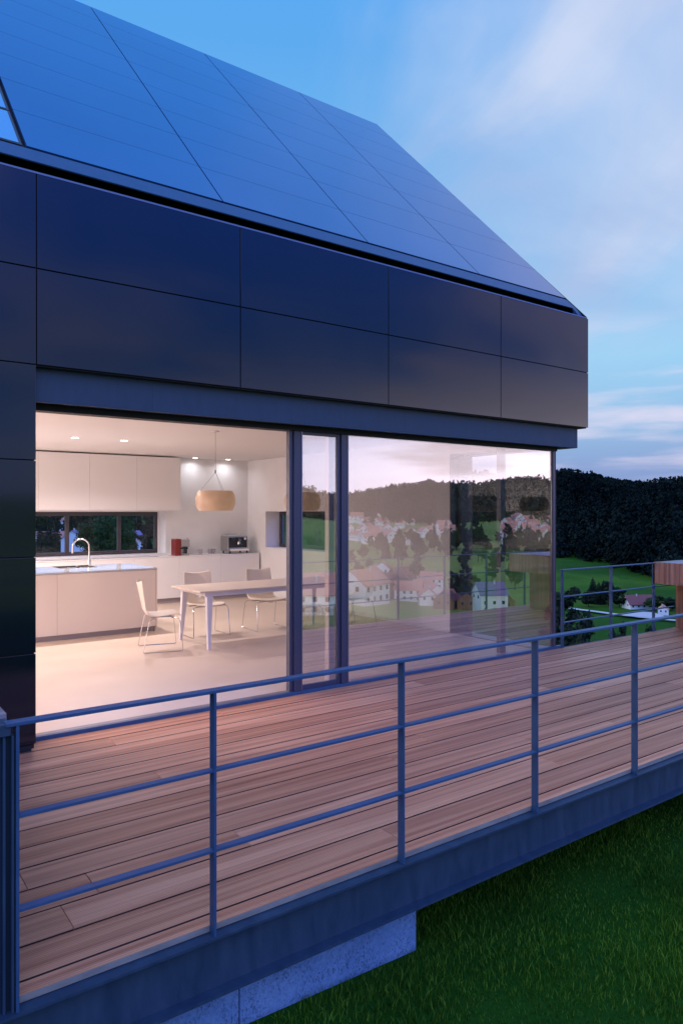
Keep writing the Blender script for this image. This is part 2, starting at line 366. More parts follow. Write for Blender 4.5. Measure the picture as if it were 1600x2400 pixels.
# ------------------------------------------------------------------ terrain
AZT = [(-180,450,-30,1000,30),(-60,560,-6,1050,22),(-53,600,-8,1050,10),(-46,600,-10,1050,22),(-38,620,-6,1050,26),(-20,600,-14,1000,35),(0,520,-34,1000,30),
       (24,430,-40,1000,16),(28,450,-40,1000,21),(37,600,-36,1000,31),(45,640,-28,1050,40),(60,720,-14,1100,42),(66,760,-10,1100,46),(72,820,-6,1150,52),(80,860,-2,1150,52),(90,620,-6,1000,50),(120,500,-20,1000,40),(180,450,-30,1000,30)]
def azp(az):
    for a, b in zip(AZT, AZT[1:]):
        if a[0] <= az <= b[0]:
            t = (az-a[0])/(b[0]-a[0]); t = t*t*(3-2*t)
            return [a[i]+(b[i]-a[i])*t for i in range(1, 5)]
def sst(t): t = max(0, min(1, t)); return t*t*(3-2*t)
def terr(x, y):
    r = math.hypot(x, y); az = math.degrees(math.atan2(y, x))
    rm, zm, rr, zr = azp(az)
    # plateau, longer towards the back and left where the house stands
    p = 14 + 7*sst((az-40)/60) if az > 0 else 14
    if az > 150 or az < -120: p = 21
    elif az < 40: p = 9.6 + 4.4*sst((az-12)/28) + 11.4*sst((-75-az)/45)
    zp = -.54 - .035*min(max(x,-4), 9)
    zv = -37 + 24*sst((az-62)/6)*sst((96-az)/8)
    if r < p: z = zp
    elif r < 200:
        t = (r-p)/(200-p); e = .5*t + .5*t*t*(3-2*t) if az > 40 else t**.9
        if 40 < az: e += (t**.9-e)*max(0, 1-(az-40)/15)
        z = zp + (zv-zp)*e
    elif r < rm: z = zv + (zm-zv)*sst((r-200)/(rm-200))**1.3
    elif r < rr: z = zm + (zr-zm)*(math.sin(PI/2*(r-rm)/(rr-rm)))
    else: z = zr - (r-rr)*.06
    k = sst((r-40)/150)
    return z + k*(noise.noise(Vector((x*.008, y*.008, 0)))*5 + noise.noise(Vector((x*.03, y*.03, 3)))*.9)
vs = [(0,0,terr(0.01,0))]; fs = []
rings = [1.5,3,5,7,9,11,12.5,14,15.5,17,19,21,23.5,26,30,35,41,48,56,65,75,87,100,115,130,150,172,200]
r = 200
while r < 2200: r *= 1.045; rings.append(r)
NA = 240
for r in rings:
    for k in range(NA):
        a = -PI + 2*PI*k/NA; x, y = r*math.cos(a), r*math.sin(a); vs.append((x, y, terr(x, y)))
for k in range(NA): fs.append((0, 1+k, 1+(k+1)%NA))
for i in range(len(rings)-1):
    for k in range(NA):
        a = 1+i*NA+k; b = 1+i*NA+(k+1)%NA; fs.append((a, a+NA, b+NA, b))
mb = MB(); mb.v = vs; mb.f = fs
tag(mb.build('ground', 'ground', smooth=True), kind='structure')

# lawn blades near the deck
rng = np.random.default_rng(3)
def blades(name, n, regx, regy, hmin, hmax, wdt, keep):
    xs = rng.uniform(*regx, n); ys = rng.uniform(*regy, n)
    k = keep(xs, ys); xs = xs[k]; ys = ys[k]; n = len(xs)
    zs = -.54 - .035*np.clip(xs, -4, 9) - .01
    cl = np.array([noise.noise(Vector((x*2.3, y*2.3, 0))) for x, y in zip(xs, ys)])
    cl2 = np.array([noise.noise(Vector((x*.8+9, y*1.6, 4))) for x, y in zip(xs, ys)])
    h = rng.uniform(hmin, hmax, n)*np.clip(1+.6*cl+.6*cl2, .55, 2); a = rng.uniform(0, 2*PI, n); wv = wdt*rng.uniform(.7, 1.3, n)
    lean = rng.uniform(.1, .75, n); la = rng.normal(.6, 1.3, n)
    dx, dy = np.cos(a)*wv, np.sin(a)*wv; lx, ly = np.cos(la)*lean*h, np.sin(la)*lean*h
    V = np.zeros((n, 5, 3))
    V[:,0] = np.stack([xs-dx, ys-dy, zs], 1); V[:,1] = np.stack([xs+dx, ys+dy, zs], 1)
    V[:,2] = np.stack([xs+dx*.7+lx*.35, ys+dy*.7+ly*.35, zs+h*.55], 1); V[:,3] = np.stack([xs-dx*.7+lx*.35, ys-dy*.7+ly*.35, zs+h*.55], 1)
    V[:,4] = np.stack([xs+lx, ys+ly, zs+h*(1-lean*.25)], 1)
    b = (np.arange(n)*5)[:,None]
    loops = np.concatenate([b+np.array([[0,1,2,3]]), b+np.array([[3,2,4]])], 1).ravel()
    me = bpy.data.meshes.new(name); me.vertices.add(n*5); me.vertices.foreach_set('co', V.ravel())
    me.loops.add(n*7); me.loops.foreach_set('vertex_index', loops.astype(np.int32))
    me.polygons.add(n*2); ls = np.stack([np.arange(n)*7, np.arange(n)*7+4], 1).ravel(); me.polygons.foreach_set('loop_start', ls.astype(np.int32))
    me.update(); me.validate(); me.materials.append(M['blade'])
    o = bpy.data.objects.new(name, me); C.objects.link(o); return o
tag(blades('lawn_grass', 400000, (1.0, 10.5), (1.0, 7.5), .022, .058, .0025,
    lambda x, y: (y < 2.1+ .95*(x)) & ~((x < 2.68) & (y > 2.93)) & (y > .30*x+.2) & (y < 3.2+.75*x)), 'dark green lawn of long grass blades below the deck', 'grass', kind='stuff')

tag(blades('lawn_grass', 170000, (-4, 11.5), (-5, 8.5), .022, .058, .0040,
    lambda x, y: ((y <= .30*x+.2) | (x > 10.4) | (y >= 3.2+.75*x)) & (x*x+y*y > .3) & ~((x < 2.68) & (y > 2.93))), 'outer stretch of the dark lawn beyond the deck shadow', 'grass', kind='stuff')
# ------------------------------------------------------------------ deck
deck = empty('wooden_deck', (0,0,0), 0, 'long reddish larch board terrace in front of the glazed room', 'deck')
mb = MB()
P0 = 2.93; PW = .2305; GAP = .011
known = {11:[1.842], 7:[1.856], 2:[1.874,.794-3], 3:[.794], 5:[3.87], 9:[6.086], 10:[9.276], 6:[6.368]}
XL, XR = -2.4, 12.2
def row(y0, y1, cuts, x0=XL, x1=XR):
    xs = [x0]+sorted(cuts)+[x1]
    for a, b in zip(xs, xs[1:]): 
        if b-a > .05: mb.box(a+.0012, b-.0012, y0, y1, -.028, random.uniform(-.0008, .0008))
row(2.845, P0-GAP/2, [3.3, 7.9])
for k in range(13):
    y0 = P0+k*PW+GAP/2; y1 = P0+(k+1)*PW-GAP/2
    cuts = [c for c in known.get(k, []) if XL < c < XR]
    x = (cuts[-1] if cuts else XL+random.uniform(.8, 3.8))
    if not cuts: cuts = [x]
    while x < XR-2: x += random.uniform(3.2, 4.6); cuts.append(x)
    row(y0, min(y1, 5.925), [c for c in cuts if c < XR-.5])
db = mb.build('deck_boards', 'deck', deck, bevel=.0015)
db.data.materials.append(M['gap_shade']); db.data.materials.append(M['board_front'])
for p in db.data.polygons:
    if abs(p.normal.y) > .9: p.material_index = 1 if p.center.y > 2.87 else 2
mb = MB()
for x in np.arange(-2.2, 12, .6): mb.box(x, x+.06, 2.905, 5.915, -.10, -.0302)
mb.build('joist', 'black', deck)
box('dark_gap_sheet', 'black', (XL, XR, 2.846, 5.92, -.0299, -.0290), deck)  # added black sheet that darkens the gaps, standing in for shade under the deck
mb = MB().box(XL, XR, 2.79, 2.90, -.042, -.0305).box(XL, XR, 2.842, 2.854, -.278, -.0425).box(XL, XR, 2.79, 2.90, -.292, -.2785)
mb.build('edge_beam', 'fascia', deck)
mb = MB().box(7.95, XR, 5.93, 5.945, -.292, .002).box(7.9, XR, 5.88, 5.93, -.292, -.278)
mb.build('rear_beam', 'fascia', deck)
for x in (2.2, 5.6, 9.0, 11.9): box('cross_beam', 'steel', (x, x+.10, 2.92, 5.9, -.27, -.105), deck)

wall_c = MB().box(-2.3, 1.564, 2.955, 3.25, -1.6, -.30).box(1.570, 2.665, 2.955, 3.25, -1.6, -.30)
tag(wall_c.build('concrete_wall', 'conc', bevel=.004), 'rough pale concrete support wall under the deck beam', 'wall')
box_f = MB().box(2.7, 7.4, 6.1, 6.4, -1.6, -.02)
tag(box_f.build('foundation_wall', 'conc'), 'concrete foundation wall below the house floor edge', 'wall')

# ------------------------------------------------------------------ railings
def rail_run(name, label, xs_posts, x0, x1, Y0, ztop, mids, base, dep=.045):
    r = empty(name, (0,0,0), 0, label, 'railing', 'steel railings around the deck')
    box('top_rail', 'steel', (x0, x1, Y0, Y0+.05, ztop-.014, ztop), r, bevel=.002)
    for z in mids: 
        pts = [max(x0, xs_posts[0])]+list(xs_posts[1:])
        box('middle_rail', 'steel', (xs_posts[0]+.006, x1, Y0+.006, Y0+.044, z-.012, z), r, bevel=.0015)
    for x in xs_posts:
        box('post', 'steel', (x, x+.012, Y0+.003, Y0+.003+dep, base, ztop-.0145), r, bevel=.0015)
    return r
rail_run('front_railing', 'blue grey steel railing along the near edge of the deck', [.572]+[1.362+1.072*i for i in range(10)], .538, 11.6, 2.795, 1.033, (.690, .345), -.0300)
rail_run('rear_railing', 'short blue grey steel railing behind the deck between glass corner and timber bar', [7.93, 9.03, 10.13], 7.92, 10.12, 5.90, 1.037, (), -.0)
rr = [o for o in C.objects if o.name.startswith('rear_railing')][0]
for z in (.680, .337): box('middle_rail', 'steel', (7.936, 10.70, 5.906, 5.944, z-.012, z), rr)

# ------------------------------------------------------------------ timber bars at both deck ends
def bar(name, label, xf, xb, xleg0, xleg1, y0, y1, yleg, sgn):
    b = empty(name, (0,0,0), 0, label, 'outdoor bar')
    mbx = MB(); y = y1
    ys = []
    while y > y0+.02:
        ys.append((max(y-.200, y0), y)); y -= .206
    for (a, c) in ys: mbx.box(xf, xf+.04, a, c, .722, 1.045)
    mbx.build('front_board', 'bench', b, bevel=.003)
    mbx = MB()
    for (a, c) in ys: mbx.box(xf+.041, xb, a, c, 1.010, 1.0445)
    mbx.build('top_board', 'benchtop', b, bevel=.003)
    box('core', 'black', (xf+.041, xb-.02, y0+.02, y1-.02, .73, 1.009), b)
    MB().box(xf+.042, xb, y0, y1, .722, .7295).build('underside', 'bench', b)
    mbx = MB(); yy = yleg
    while yy > y0: mbx.box(xleg0, xleg0+.03, max(yy-.200,y0), yy, 0.002, .721); yy -= .2005
    mbx.box(xleg0+.03, xleg1, y0, yleg, 0.002, .721)
    mbx.build('leg_panel', 'bench', b)
    return b
bar('timber_bar', 'tall timber bar counter at the right end of the deck behind the railing', 10.13, 11.75, 10.70, 11.5, 3.2, 5.93, 5.89, 1)
lb = empty('timber_bar', (0,0,0), 0, 'weathered timber counter top with steel front at the left end of the deck', 'outdoor bar')
mbx = MB(); y = 2.90
while y < 5.2: mbx.box(-1.6, .560, y, y+.198, 1.006, 1.045); y += .204
mbx.build('top_board', 'benchtop', lb, bevel=.003)
MB().box(-1.6, .53, 2.86, 5.2, .93, 1.0055).build('body', 'black', lb)
MB().box(-1.6, .556, 2.803, 2.899, .985, 1.028).box(.530, .540, 2.812, 2.8315, -.03, .984).box(.558, .568, 2.804, 2.8315, -.03, .984).build('steel_edge', 'fascia', lb, bevel=.002)
MB().box(-1.6, .566, 2.832, 2.842, -.03, .984).build('front_plate', 'navy', lb)

# ------------------------------------------------------------------ the house
H = empty('modern_house', (0,0,0), 0, 'modern gabled house with dark gloss cladding, blue panel roof and lit glazed room', 'house')
XC = [-3.864, -2.14, -.416, 1.308, 3.032, 4.756, 6.480, 8.183]
g = .0045
Yc = 5.70
rows = [(3.640, 4.357), (2.912, 3.640)]
for i in range(7):
    rs = list(rows)
    if XC[i+1] < 1.4: rs += [(2.190, 2.912), (1.46, 2.190), (.735, 1.46), (.05, .735)]
    for (a, b) in rs:
        xe = XC[i+1] if XC[i+1] < 8.1 else 8.183+g
        MB().box(XC[i]+g, xe-g, Yc, Yc+.022, a+g, b-g).build('cladding_panel', 'clad', H, bevel=.0015)
# return of the cladding on the gable and its backing
MB().box(-3.9, 1.296, 5.7225, 6.05, .015, 2.92).box(-3.9, 8.160, 5.7225, 5.95, 2.921, 4.34).build('facade_core', 'black', H)
MB().box(-3.9, 1.27, 5.70, 5.7223, .004, .048).build('plinth', 'black', H)
# gable wall of the upper storey + roof body (one prism, Y-Z section)
def prism(sec, x0, x1):
    mb = MB(); n = len(sec)
    for x in (x0, x1):
        for (y, z) in sec: mb.v.append((x, y, z))
    mb.f.append(tuple(range(n))); mb.f.append(tuple(range(2*n-1, n-1, -1)))
    for i in range(n): mb.f.append((i, i+n, (i+1)%n+n, (i+1)%n))
    return mb
sl = (8.882-4.708)/(10.136-6.043)
def rz(y): return 4.708+sl*(y-6.043)
prism([(5.951,2.95),(5.951,4.40),(6.02,rz(6.02)-.06),(10.14,8.882-.05),(14.35,4.56),(14.35,2.95)], -3.9, 8.170).build('upper_wall', 'black', H)
# gable skin
prism([(5.7235,2.925),(5.7235,rz(5.74)-.012),(10.14,8.87),(14.56,rz(5.74)-.012),(14.56,2.925)], 8.171, 8.183).build('gable_cladding', 'clad', H)
MB().box(8.10, 8.1705, 5.7235, 6.1, 4.341, 4.352).build('gutter_end', 'steel', H)
# cap, gutter, sloped eaves strip
MB().box(-3.9, 8.16, 5.698, 5.724, 4.354, 4.368).build('parapet_cap', 'cap', H)
mbx = MB()
mbx.hexa([(-3.9,5.868,rz(5.868)-.020),(8.165,5.868,rz(5.868)-.020),(8.165,6.028,rz(6.018)-.018),(-3.9,6.028,rz(6.018)-.018),(-3.9,5.860,rz(5.860)-.004),(8.165,5.860,rz(5.860)-.004),(8.165,6.018,rz(6.018)-.004),(-3.9,6.018,rz(6.018)-.004)])
mbx.build('eaves_strip', 'steel', H)
prism([(5.76,4.37),(5.80,rz(5.78)),(5.860,rz(5.860)-.004),(5.86,4.42)], 8.07, 8.165).build('gutter_stop', 'steel', H)
# roof panels
nrow = 8; pitch = .5305
for i in range(7):
    for k in range(nrow):
        z0 = 4.708+k*pitch; z1 = min(z0+pitch, 8.882)
        if XC[i+1] < 1.4 and k < 2: continue
        y0 = 6.043+(z0-4.708)/sl; y1 = 6.043+(z1-4.708)/sl
        e = .0032; ex = .007; t = .014
        ly, lz = math.cos(math.atan(sl)), math.sin(math.atan(sl)); ny, nz = -lz, ly
        x0 = XC[i]+ex; x1 = XC[i+1]-ex if XC[i+1] < 8.1 else 8.176
        p = [(x0,y0+e*ly,z0+e*lz),(x1,y0+e*ly,z0+e*lz),(x1,y1-e*ly,z1-e*lz),(x0,y1-e*ly,z1-e*lz)]
        lo = [(a, b-ny*t*2, c_-nz*t*2) for a, b, c_ in p]
        MB().hexa(lo+p).build('roof_panel', 'roof', H)
prism([(10.142,8.885),(10.142,8.84),(14.58,4.36),(14.58,4.40)], -3.9, 8.176).build('rear_roof_slope', 'roof', H)
# skylight
for i in (0,1,2):
    for (k0, za, zb) in ((0, 4.700, 5.180), (1, 5.195, 5.74)):
        ya = 6.043+(za-4.708)/sl; yb = 6.043+(zb-4.708)/sl
        x0 = XC[i]+.03; x1 = XC[i+1]-.03
        def q(x, y, z, o): return (x, y+.7*o, z-.7*o)
        p = [q(x0,ya,za,0),q(x1,ya,za,0),q(x1,yb,zb,0),q(x0,yb,zb,0)]
        s_ = MB().hexa([q(a,b,c_,.03) for a,b,c_ in p]+p).build('skylight', 'frame', H)
        m_ = .022
        p = [q(x0+m_,ya+m_*.7,za+m_*.7,-.004),q(x1-m_,ya+m_*.7,za+m_*.7,-.004),q(x1-m_,yb-m_*.7,zb-m_*.7,-.004),q(x0+m_,yb-m_*.7,zb-m_*.7,-.004)]
        MB().hexa([q(a,b,c_,.004) for a,b,c_ in p]+p).build('pane', 'sky_pane', s_)
# steel fascia under the cladding
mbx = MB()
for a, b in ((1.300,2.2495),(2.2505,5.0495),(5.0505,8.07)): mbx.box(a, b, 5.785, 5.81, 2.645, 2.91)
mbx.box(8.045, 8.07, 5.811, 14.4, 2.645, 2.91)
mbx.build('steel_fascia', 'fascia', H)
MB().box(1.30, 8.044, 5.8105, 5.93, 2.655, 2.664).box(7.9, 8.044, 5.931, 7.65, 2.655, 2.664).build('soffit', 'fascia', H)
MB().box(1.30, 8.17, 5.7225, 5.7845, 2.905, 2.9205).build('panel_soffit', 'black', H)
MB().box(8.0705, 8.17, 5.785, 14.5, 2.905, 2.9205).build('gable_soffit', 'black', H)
# lintel inside
MB().box(1.30, 7.84, 5.931, 6.06, 2.600, 2.6545).build('window_head', 'black', H)
MB().box(1.30, 7.60, 6.0, 6.16, 2.665, 2.92).box(7.60, 7.82, 6.161, 7.679, 2.665, 2.92).build('lintel', 'ceil', H)
# sill / threshold
MB().box(1.30, 7.95, 5.932, 5.975, -.03, .030).build('outer_sill', 'steel', H)
MB().box(1.30, 7.80, 5.976, 6.10, -.03, .012).box(7.56, 7.80, 6.10, 7.66, -.03, .012).build('floor_track', 'stile_light', H)
# floor, ceiling, walls of the room
MB().box(-3.9, 7.559, 6.101, 14.0, -.20, .0).build('floor', 'floor', H)
MB().box(-3.9, 1.30, 6.051, 6.10, -.20, .0).build('floor_edge', 'floor', H)
MB().box(-3.9, 7.61, 6.0, 13.949, 2.9205, 2.948).build('ceiling', 'ceil', H)
def wall_open_y(y0, y1, x0, x1, z0, z1, ox0, ox1, oz0, oz1):
    return MB().box(x0, ox0, y0, y1, z0, z1).box(ox1, x1, y0, y1, z0, z1).box(ox0, ox1, y0, y1, z0, oz0).box(ox0, ox1, y0, y1, oz1, z1)
wall_open_y(13.95, 14.55, -3.9, 8.15, -.6, 2.946, -.9, 5.70, .925, 1.805).build('rear_wall', 'wall', H)
mbx = MB()
wx0, wx1 = 7.60, 8.04
mbx.box(wx0, wx1, 7.68, 10.87, -.6, 2.919).box(wx0, wx1, 13.16, 13.949, -.6, 2.919).box(wx0, wx1, 10.87, 13.16, -.6, 1.055).box(wx0, wx1, 10.87, 13.16, 1.812, 2.919)
mbx.build('side_wall', 'wall', H)
MB().box(8.041, 8.06, 7.68, 10.87, -.6, 2.64).box(8.041, 8.06, 13.16, 14.5, -.6, 2.64).box(8.041,8.06,10.87,13.16,-.6,1.05).box(8.041,8.06,10.87,13.16,1.815,2.64).build('side_cladding', 'clad', H)
MB().box(-3.9, -3.7, 6.05, 14.0, 0, 2.92).build('left_wall', 'wall', H)
MB().box(-3.7, 1.296, 6.0505, 6.07, .0, 2.92).build('front_wall_lining', 'wall', H)
# rear window
rw = empty('rear_window'); rw.parent = H
FY0, FY1 = 14.27, 14.33
wb = [-.9, .06-.06, 2.865, 3.84, 4.852, 5.70]
mbx = MB().box(-.9, 5.655, FY0, FY1, .95, 1.022).box(-.9, 5.655, FY0, FY1, 1.723, 1.803)
for xm in (-.9, .98, 1.95, 2.90, 3.800, 4.815): mbx.box(xm, xm+.075, FY0+.002, FY1-.002, 1.0221, 1.7229)
mbx.box(5.590, 5.655, FY0+.002, FY1-.002, 1.0221, 1.7229)
mbx.build('window_frame', 'frame', rw, bevel=.003)
MB().box(-.9, 5.60, 14.298, 14.302, 1.0, 1.74).build('pane', 'glass_back', rw)
MB().box(5.656, 5.699, 14.271, 14.33, .95, 1.803).build('window_jamb', 'wall', rw)
# side window
sw = empty('side_window'); sw.parent = H
mbx = MB().box(7.93, 7.99, 10.88, 13.15, 1.056, 1.125).box(7.93, 7.99, 10.88, 13.15, 1.745, 1.811)
for ym in (10.88, 11.15, 13.09): mbx.box(7.932, 7.988, ym, ym+.06, 1.1251, 1.7449)
mbx.build('window_frame', 'frame', sw, bevel=.003)
MB().box(7.958, 7.962, 10.9, 13.12, 1.11, 1.76).build('pane', 'glass_back', sw)
# sliding door leaf + fixed glazing
sd = empty('sliding_door'); sd.parent = H
def stile(x0, x1, y, par):
    w_ = x1-x0
    MB().box(x0, x0+w_*.30, y+.02, y+.085, .031, 2.599).box(x0+w_*.30, x1-.012, y, y+.085, .031, 2.599).build('stile', 'stile', par, bevel=.003)
    MB().box(x1-.012, x1, y-.004, y+.08, .031, 2.599).build('stile_edge', 'stile_light', par)
stile(3.715, 3.850, 5.945, sd); stile(4.287, 4.412, 5.935, sd)
for z0, z1 in ((.031,.075),(2.57,2.599)): MB().box(3.851, 4.286, 5.96, 5.990, z0, z1).build('door_rail', 'stile', sd)
MB().box(3.85, 4.287, 5.973, 5.979, .07, 2.58).build('pane', 'glass', sd)
fg = empty('fixed_glazing'); fg.parent = H
MB().box(4.412, 7.752, 5.957, 5.963, .031, 2.598).build('pane', 'glass', fg)
MB().box(7.7535, 7.785, 5.940, 5.990, .031, 2.598).box(7.805, 7.825, 5.940, 5.96, .031, 2.598).build('corner_post', 'frame', fg, bevel=.003)
MB().box(7.786, 7.8045, 5.945, 5.985, .031, 2.598).build('corner_trim', 'stile_light', fg)
MB().box(7.785, 7.791, 5.991, 7.66, .031, 2.598).build('side_pane', 'glass_side', fg)
MB().box(7.75, 7.82, 7.60, 7.659, .013, 2.66).build('side_stile', 'frame', fg)
MB().box(7.599, 8.06, 7.66, 7.679, -.6, 2.64).build('wall_end', 'frame', fg)
# slender steel columns behind the glass
for x, y, mname in ((4.315, 6.15, 'column'), (6.99, 6.15, 'stile')):
    box('column', mname, (x, x+.09, y, y+.07, .0, 2.92), H)

# ------------------------------------------------------------------ room lights
def downlight(x, y, label):
    d = empty('ceiling_downlight', (x, y, 2.92), 0, label, 'downlight', 'recessed ceiling downlights')
    MB().lathe([(.072,-.004),(.072,.0),(.060,.0),(.056,-.004)], 24, cap=False).build('trim_ring', 'chrome', d, smooth=True)
    MB().lathe([(.001,-.002),(.055,-.002)], 24, cap=False).build('lens', 'lamp', d)
    return d
spots = [(3.08,11.04,'downlight over the island, leftmost of the four in view'),(3.83,11.04,'second downlight from the left, above the island right end'),
         (6.25,13.72,'downlight against the rear wall, left one of the pair behind the pendant lamp'),(7.00,13.72,'downlight against the rear wall, nearest the room corner')]
for s_ in spots: downlight(*s_)
def spot(x, y, e, size=.14, col=(1,.865,.845), spread=150):
    l = bpy.data.lights.new('downlight_and_fill', 'AREA'); l.shape = 'DISK'; l.size = size; l.energy = e; l.color = col; l.spread = math.radians(spread)
    o = bpy.data.objects.new('downlight_and_fill', l); C.objects.link(o); o.location = (x, y, 2.912); return o
LE = 42
for x, y in ((3.08,11.04),(3.83,11.04)): spot(x, y, LE)
for x, y in ((6.25,13.72),(7.00,13.72)): spot(x, y, 1.8, .1, (.9,.92,1.0))
for x in (-.9,-2.1,-3.3):
    for y in (8.2,9.6,11.0,12.4): spot(x, y, 34 if y < 9 else 50, .2, spread=170)  # unseen fill lamps, added to brighten the room
spot(.3, 12.5, 48, .2, spread=170)  # one more added fill lamp, out of view, to brighten the cabinets

# ------------------------------------------------------------------ kitchen
isl = empty('kitchen_island', (0,0,0), 0, 'long cream lacquered kitchen island with a glossy white top and a sink', 'kitchen island')
IX0, IX1, IY0, IY1 = -.6, 4.103, 10.36, 11.52
MB().box(IX0, IX1-.022, IY0+.022, IY1, .075, .930).build('cabinet_body', 'isl', isl)
mbx = MB(); xs = [IX0, 1.2, 2.65, IX1-.024]
for a, b in zip(xs, xs[1:]): mbx.box(a+.0015, b-.0015, IY0+.002, IY0+.021, .078, .926)
mbx.build('front_panel', 'isl', isl, bevel=.001)
MB().box(IX1-.021, IX1, IY0, IY1, .0, .930).build('end_panel', 'isl', isl, bevel=.001)
MB().box(IX0, IX1-.03, IY0+.06, IY1-.05, .0, .0745).build('plinth', 'toe', isl)
MB().box(IX0, 2.86, IY0, IY1, .931, .957).box(3.41, IX1, IY0, IY1, .931, .957).box(2.86, 3.41, IY0, 11.02, .931, .957).box(2.86, 3.41, 11.50, IY1, .931, .957).build('worktop', 'top', isl, bevel=.001)
snk = MB().box(2.861, 3.409, 11.021, 11.499, .90, .905).box(2.861,2.871,11.021,11.499,.905,.960).box(3.399,3.409,11.021,11.499,.905,.960).box(2.871,3.399,11.021,11.031,.905,.960).box(2.871,3.399,11.489,11.499,.905,.960).build('sink', 'dark', isl)
MB().lathe([(.03,.905),(.03,.965),(.018,.97)], 16, (3.0,11.08,0)).build('sink_knob', 'chrome', snk, smooth=True)
MB().lathe([(.034,.905),(.034,.975),(.02,.98)], 16, (3.16,11.2,0)).build('sink_knob', 'chrome', snk, smooth=True)
tp = [(3.34,11.2,.957),(3.34,11.2,1.22)]
for k in range(1, 13):
    a = PI*k/12; tp.append((3.215+.125*math.cos(a), 11.2, 1.26+.125*math.sin(a)))
tp.append((3.09,11.2,1.20))
mbx = MB().tube(tp, .012, 12).lathe([(.028,.957),(.028,1.06),(.022,1.065)], 20, (3.34,11.2,0)).lathe([(.015,1.17),(.015,1.215)], 14, (3.09,11.2,0))
mbx.tube([(3.34,11.2,1.03),(3.40,11.17,1.06)], .007, 8)
mbx.build('tap', 'chrome', isl, smooth=True)

bc = empty('base_cabinets', (0,0,0), 0, 'long row of low white base cabinets with worktop along the rear wall', 'kitchen cabinets')
MB().box(-2.2, 7.553, 13.375, 13.948, .10, .905).build('cabinet_body', 'lacq', bc)
xe = [7.555-.908*i for i in range(11)]
for b, a in zip(xe, xe[1:]):
    MB().box(a+.001, b-.001, 13.352, 13.374, .102, .903).build('door', 'lacq', bc, bevel=.001)
MB().box(-2.2, 7.53, 13.41, 13.90, .0, .0995).build('plinth', 'toe', bc)
MB().box(-2.2, 7.560, 13.345, 13.949, .906, .924).build('worktop', 'lacq', bc, bevel=.001)
MB().box(-.9, 5.70, 13.951, 14.269, .926, .948).build('window_sill', 'wall', bc)
wc = empty('wall_cabinets', (0,0,0), 0, 'white handleless wall cabinets hung above the long window', 'kitchen cabinets')
MB().box(-2.2, 5.862, 13.592, 13.949, 1.838, 2.895).build('cabinet_body', 'lacq', wc)
xe = [5.864-.905*i for i in range(9)]
for b, a in zip(xe, xe[1:]):
    MB().box(a+.001, b-.001, 13.57, 13.591, 1.835, 2.893).build('door', 'lacq', wc, bevel=.001)

# espresso machine
em = empty('espresso_machine', (7.11,13.62,.924), 0, 'chrome espresso machine with gauges at the corner end of the worktop', 'coffee machine')
MB().box(-.25,.25,-.10,.17,.055,.37).build('body', 'inox', em, bevel=.01)
MB().box(-.25,-.2505+.02,-.17,-.101,.055,.36).build('side_panel', 'inox', em, bevel=.004)
MB().box(-.22,.24,-.21,-.101,.055,.105).build('drip_tray', 'chrome', em, bevel=.004)
MB().box(-.20,.23,-.112,-.1005,.12,.34).build('front_plate', 'dark', em)
MB().lathe([(.038,.0),(.038,.05),(.026,.055),(.026,.09)], 20, (.02,-.15,.19)).lathe([(.03,-.06),(.034,.0)], 20, (.02,-.13,.28), axis='Y').build('brew_group', 'chrome', em, smooth=True)
MB().tube([(.02,-.17,.20),(.03,-.30,.185)], .012, 10).build('portafilter_handle', 'dark', em, smooth=True)
for x in (-.11, .17): 
    gq = MB().lathe([(.034,-.02),(.034,.004)], 20, (x,-.125,.31), axis='Y').build('gauge', 'chrome', em, smooth=True)
    MB().lathe([(.027,-.0035),(.027,.0)], 20, (x,-.1465,.31), axis='Y').build('dial', 'dark' if x < 0 else 'wall', gq)
MB().tube([(.22,-.13,.30),(.25,-.17,.25),(.245,-.19,.12)], .006, 8).build('steam_wand', 'chrome', em, smooth=True)
mbx = MB().tube([(-.22,-.08,.37),(-.22,-.08,.405),(.22,-.08,.405),(.22,-.08,.37)], .005, 6).tube([(-.22,.15,.37),(-.22,.15,.405),(.22,.15,.405),(.22,.15,.37)], .005, 6).tube([(-.22,-.08,.405),(-.22,.15,.405)], .005, 6).tube([(.22,-.08,.405),(.22,.15,.405)], .005, 6)
mbx.build('cup_rail', 'chrome', em)
for x in (-.2,.2):
    for y in (-.17,.13): MB().lathe([(.016,0),(.02,.055)], 12, (x,y,0)).build('foot', 'dark', em)
# pod coffee machine (red)
gr_ = empty('coffee_maker', (5.80,13.62,.924), 0, 'small red coffee maker with steel head left on the worktop', 'coffee machine')
MB().box(-.07,.06,-.10,.12,.0,.335).build('body', 'red', gr_, bevel=.015)
MB().box(.061,.25,-.09,.08,.17,.32).build('brew_head', 'inox', gr_, bevel=.012)
MB().box(.061,.23,-.10,.10,.0,.035).build('base', 'inox', gr_, bevel=.004)
MB().box(.03,.20,-.105,-.085,.125,.165).box(.15,.19,-.09,.05,.036,.17).build('holder', 'dark', gr_, bevel=.004)
MB().lathe([(.02,.32),(.02,.345),(.01,.35)], 12, (.21,-.03,0)).build('knob', 'chrome', gr_, smooth=True)
MB().lathe([(.036,.0),(.042,.10),(.038,.10),(.033,.004)], 20, (.10,-.05,.036), cap=False).build('jug', 'cupglass', gr_, smooth=True)
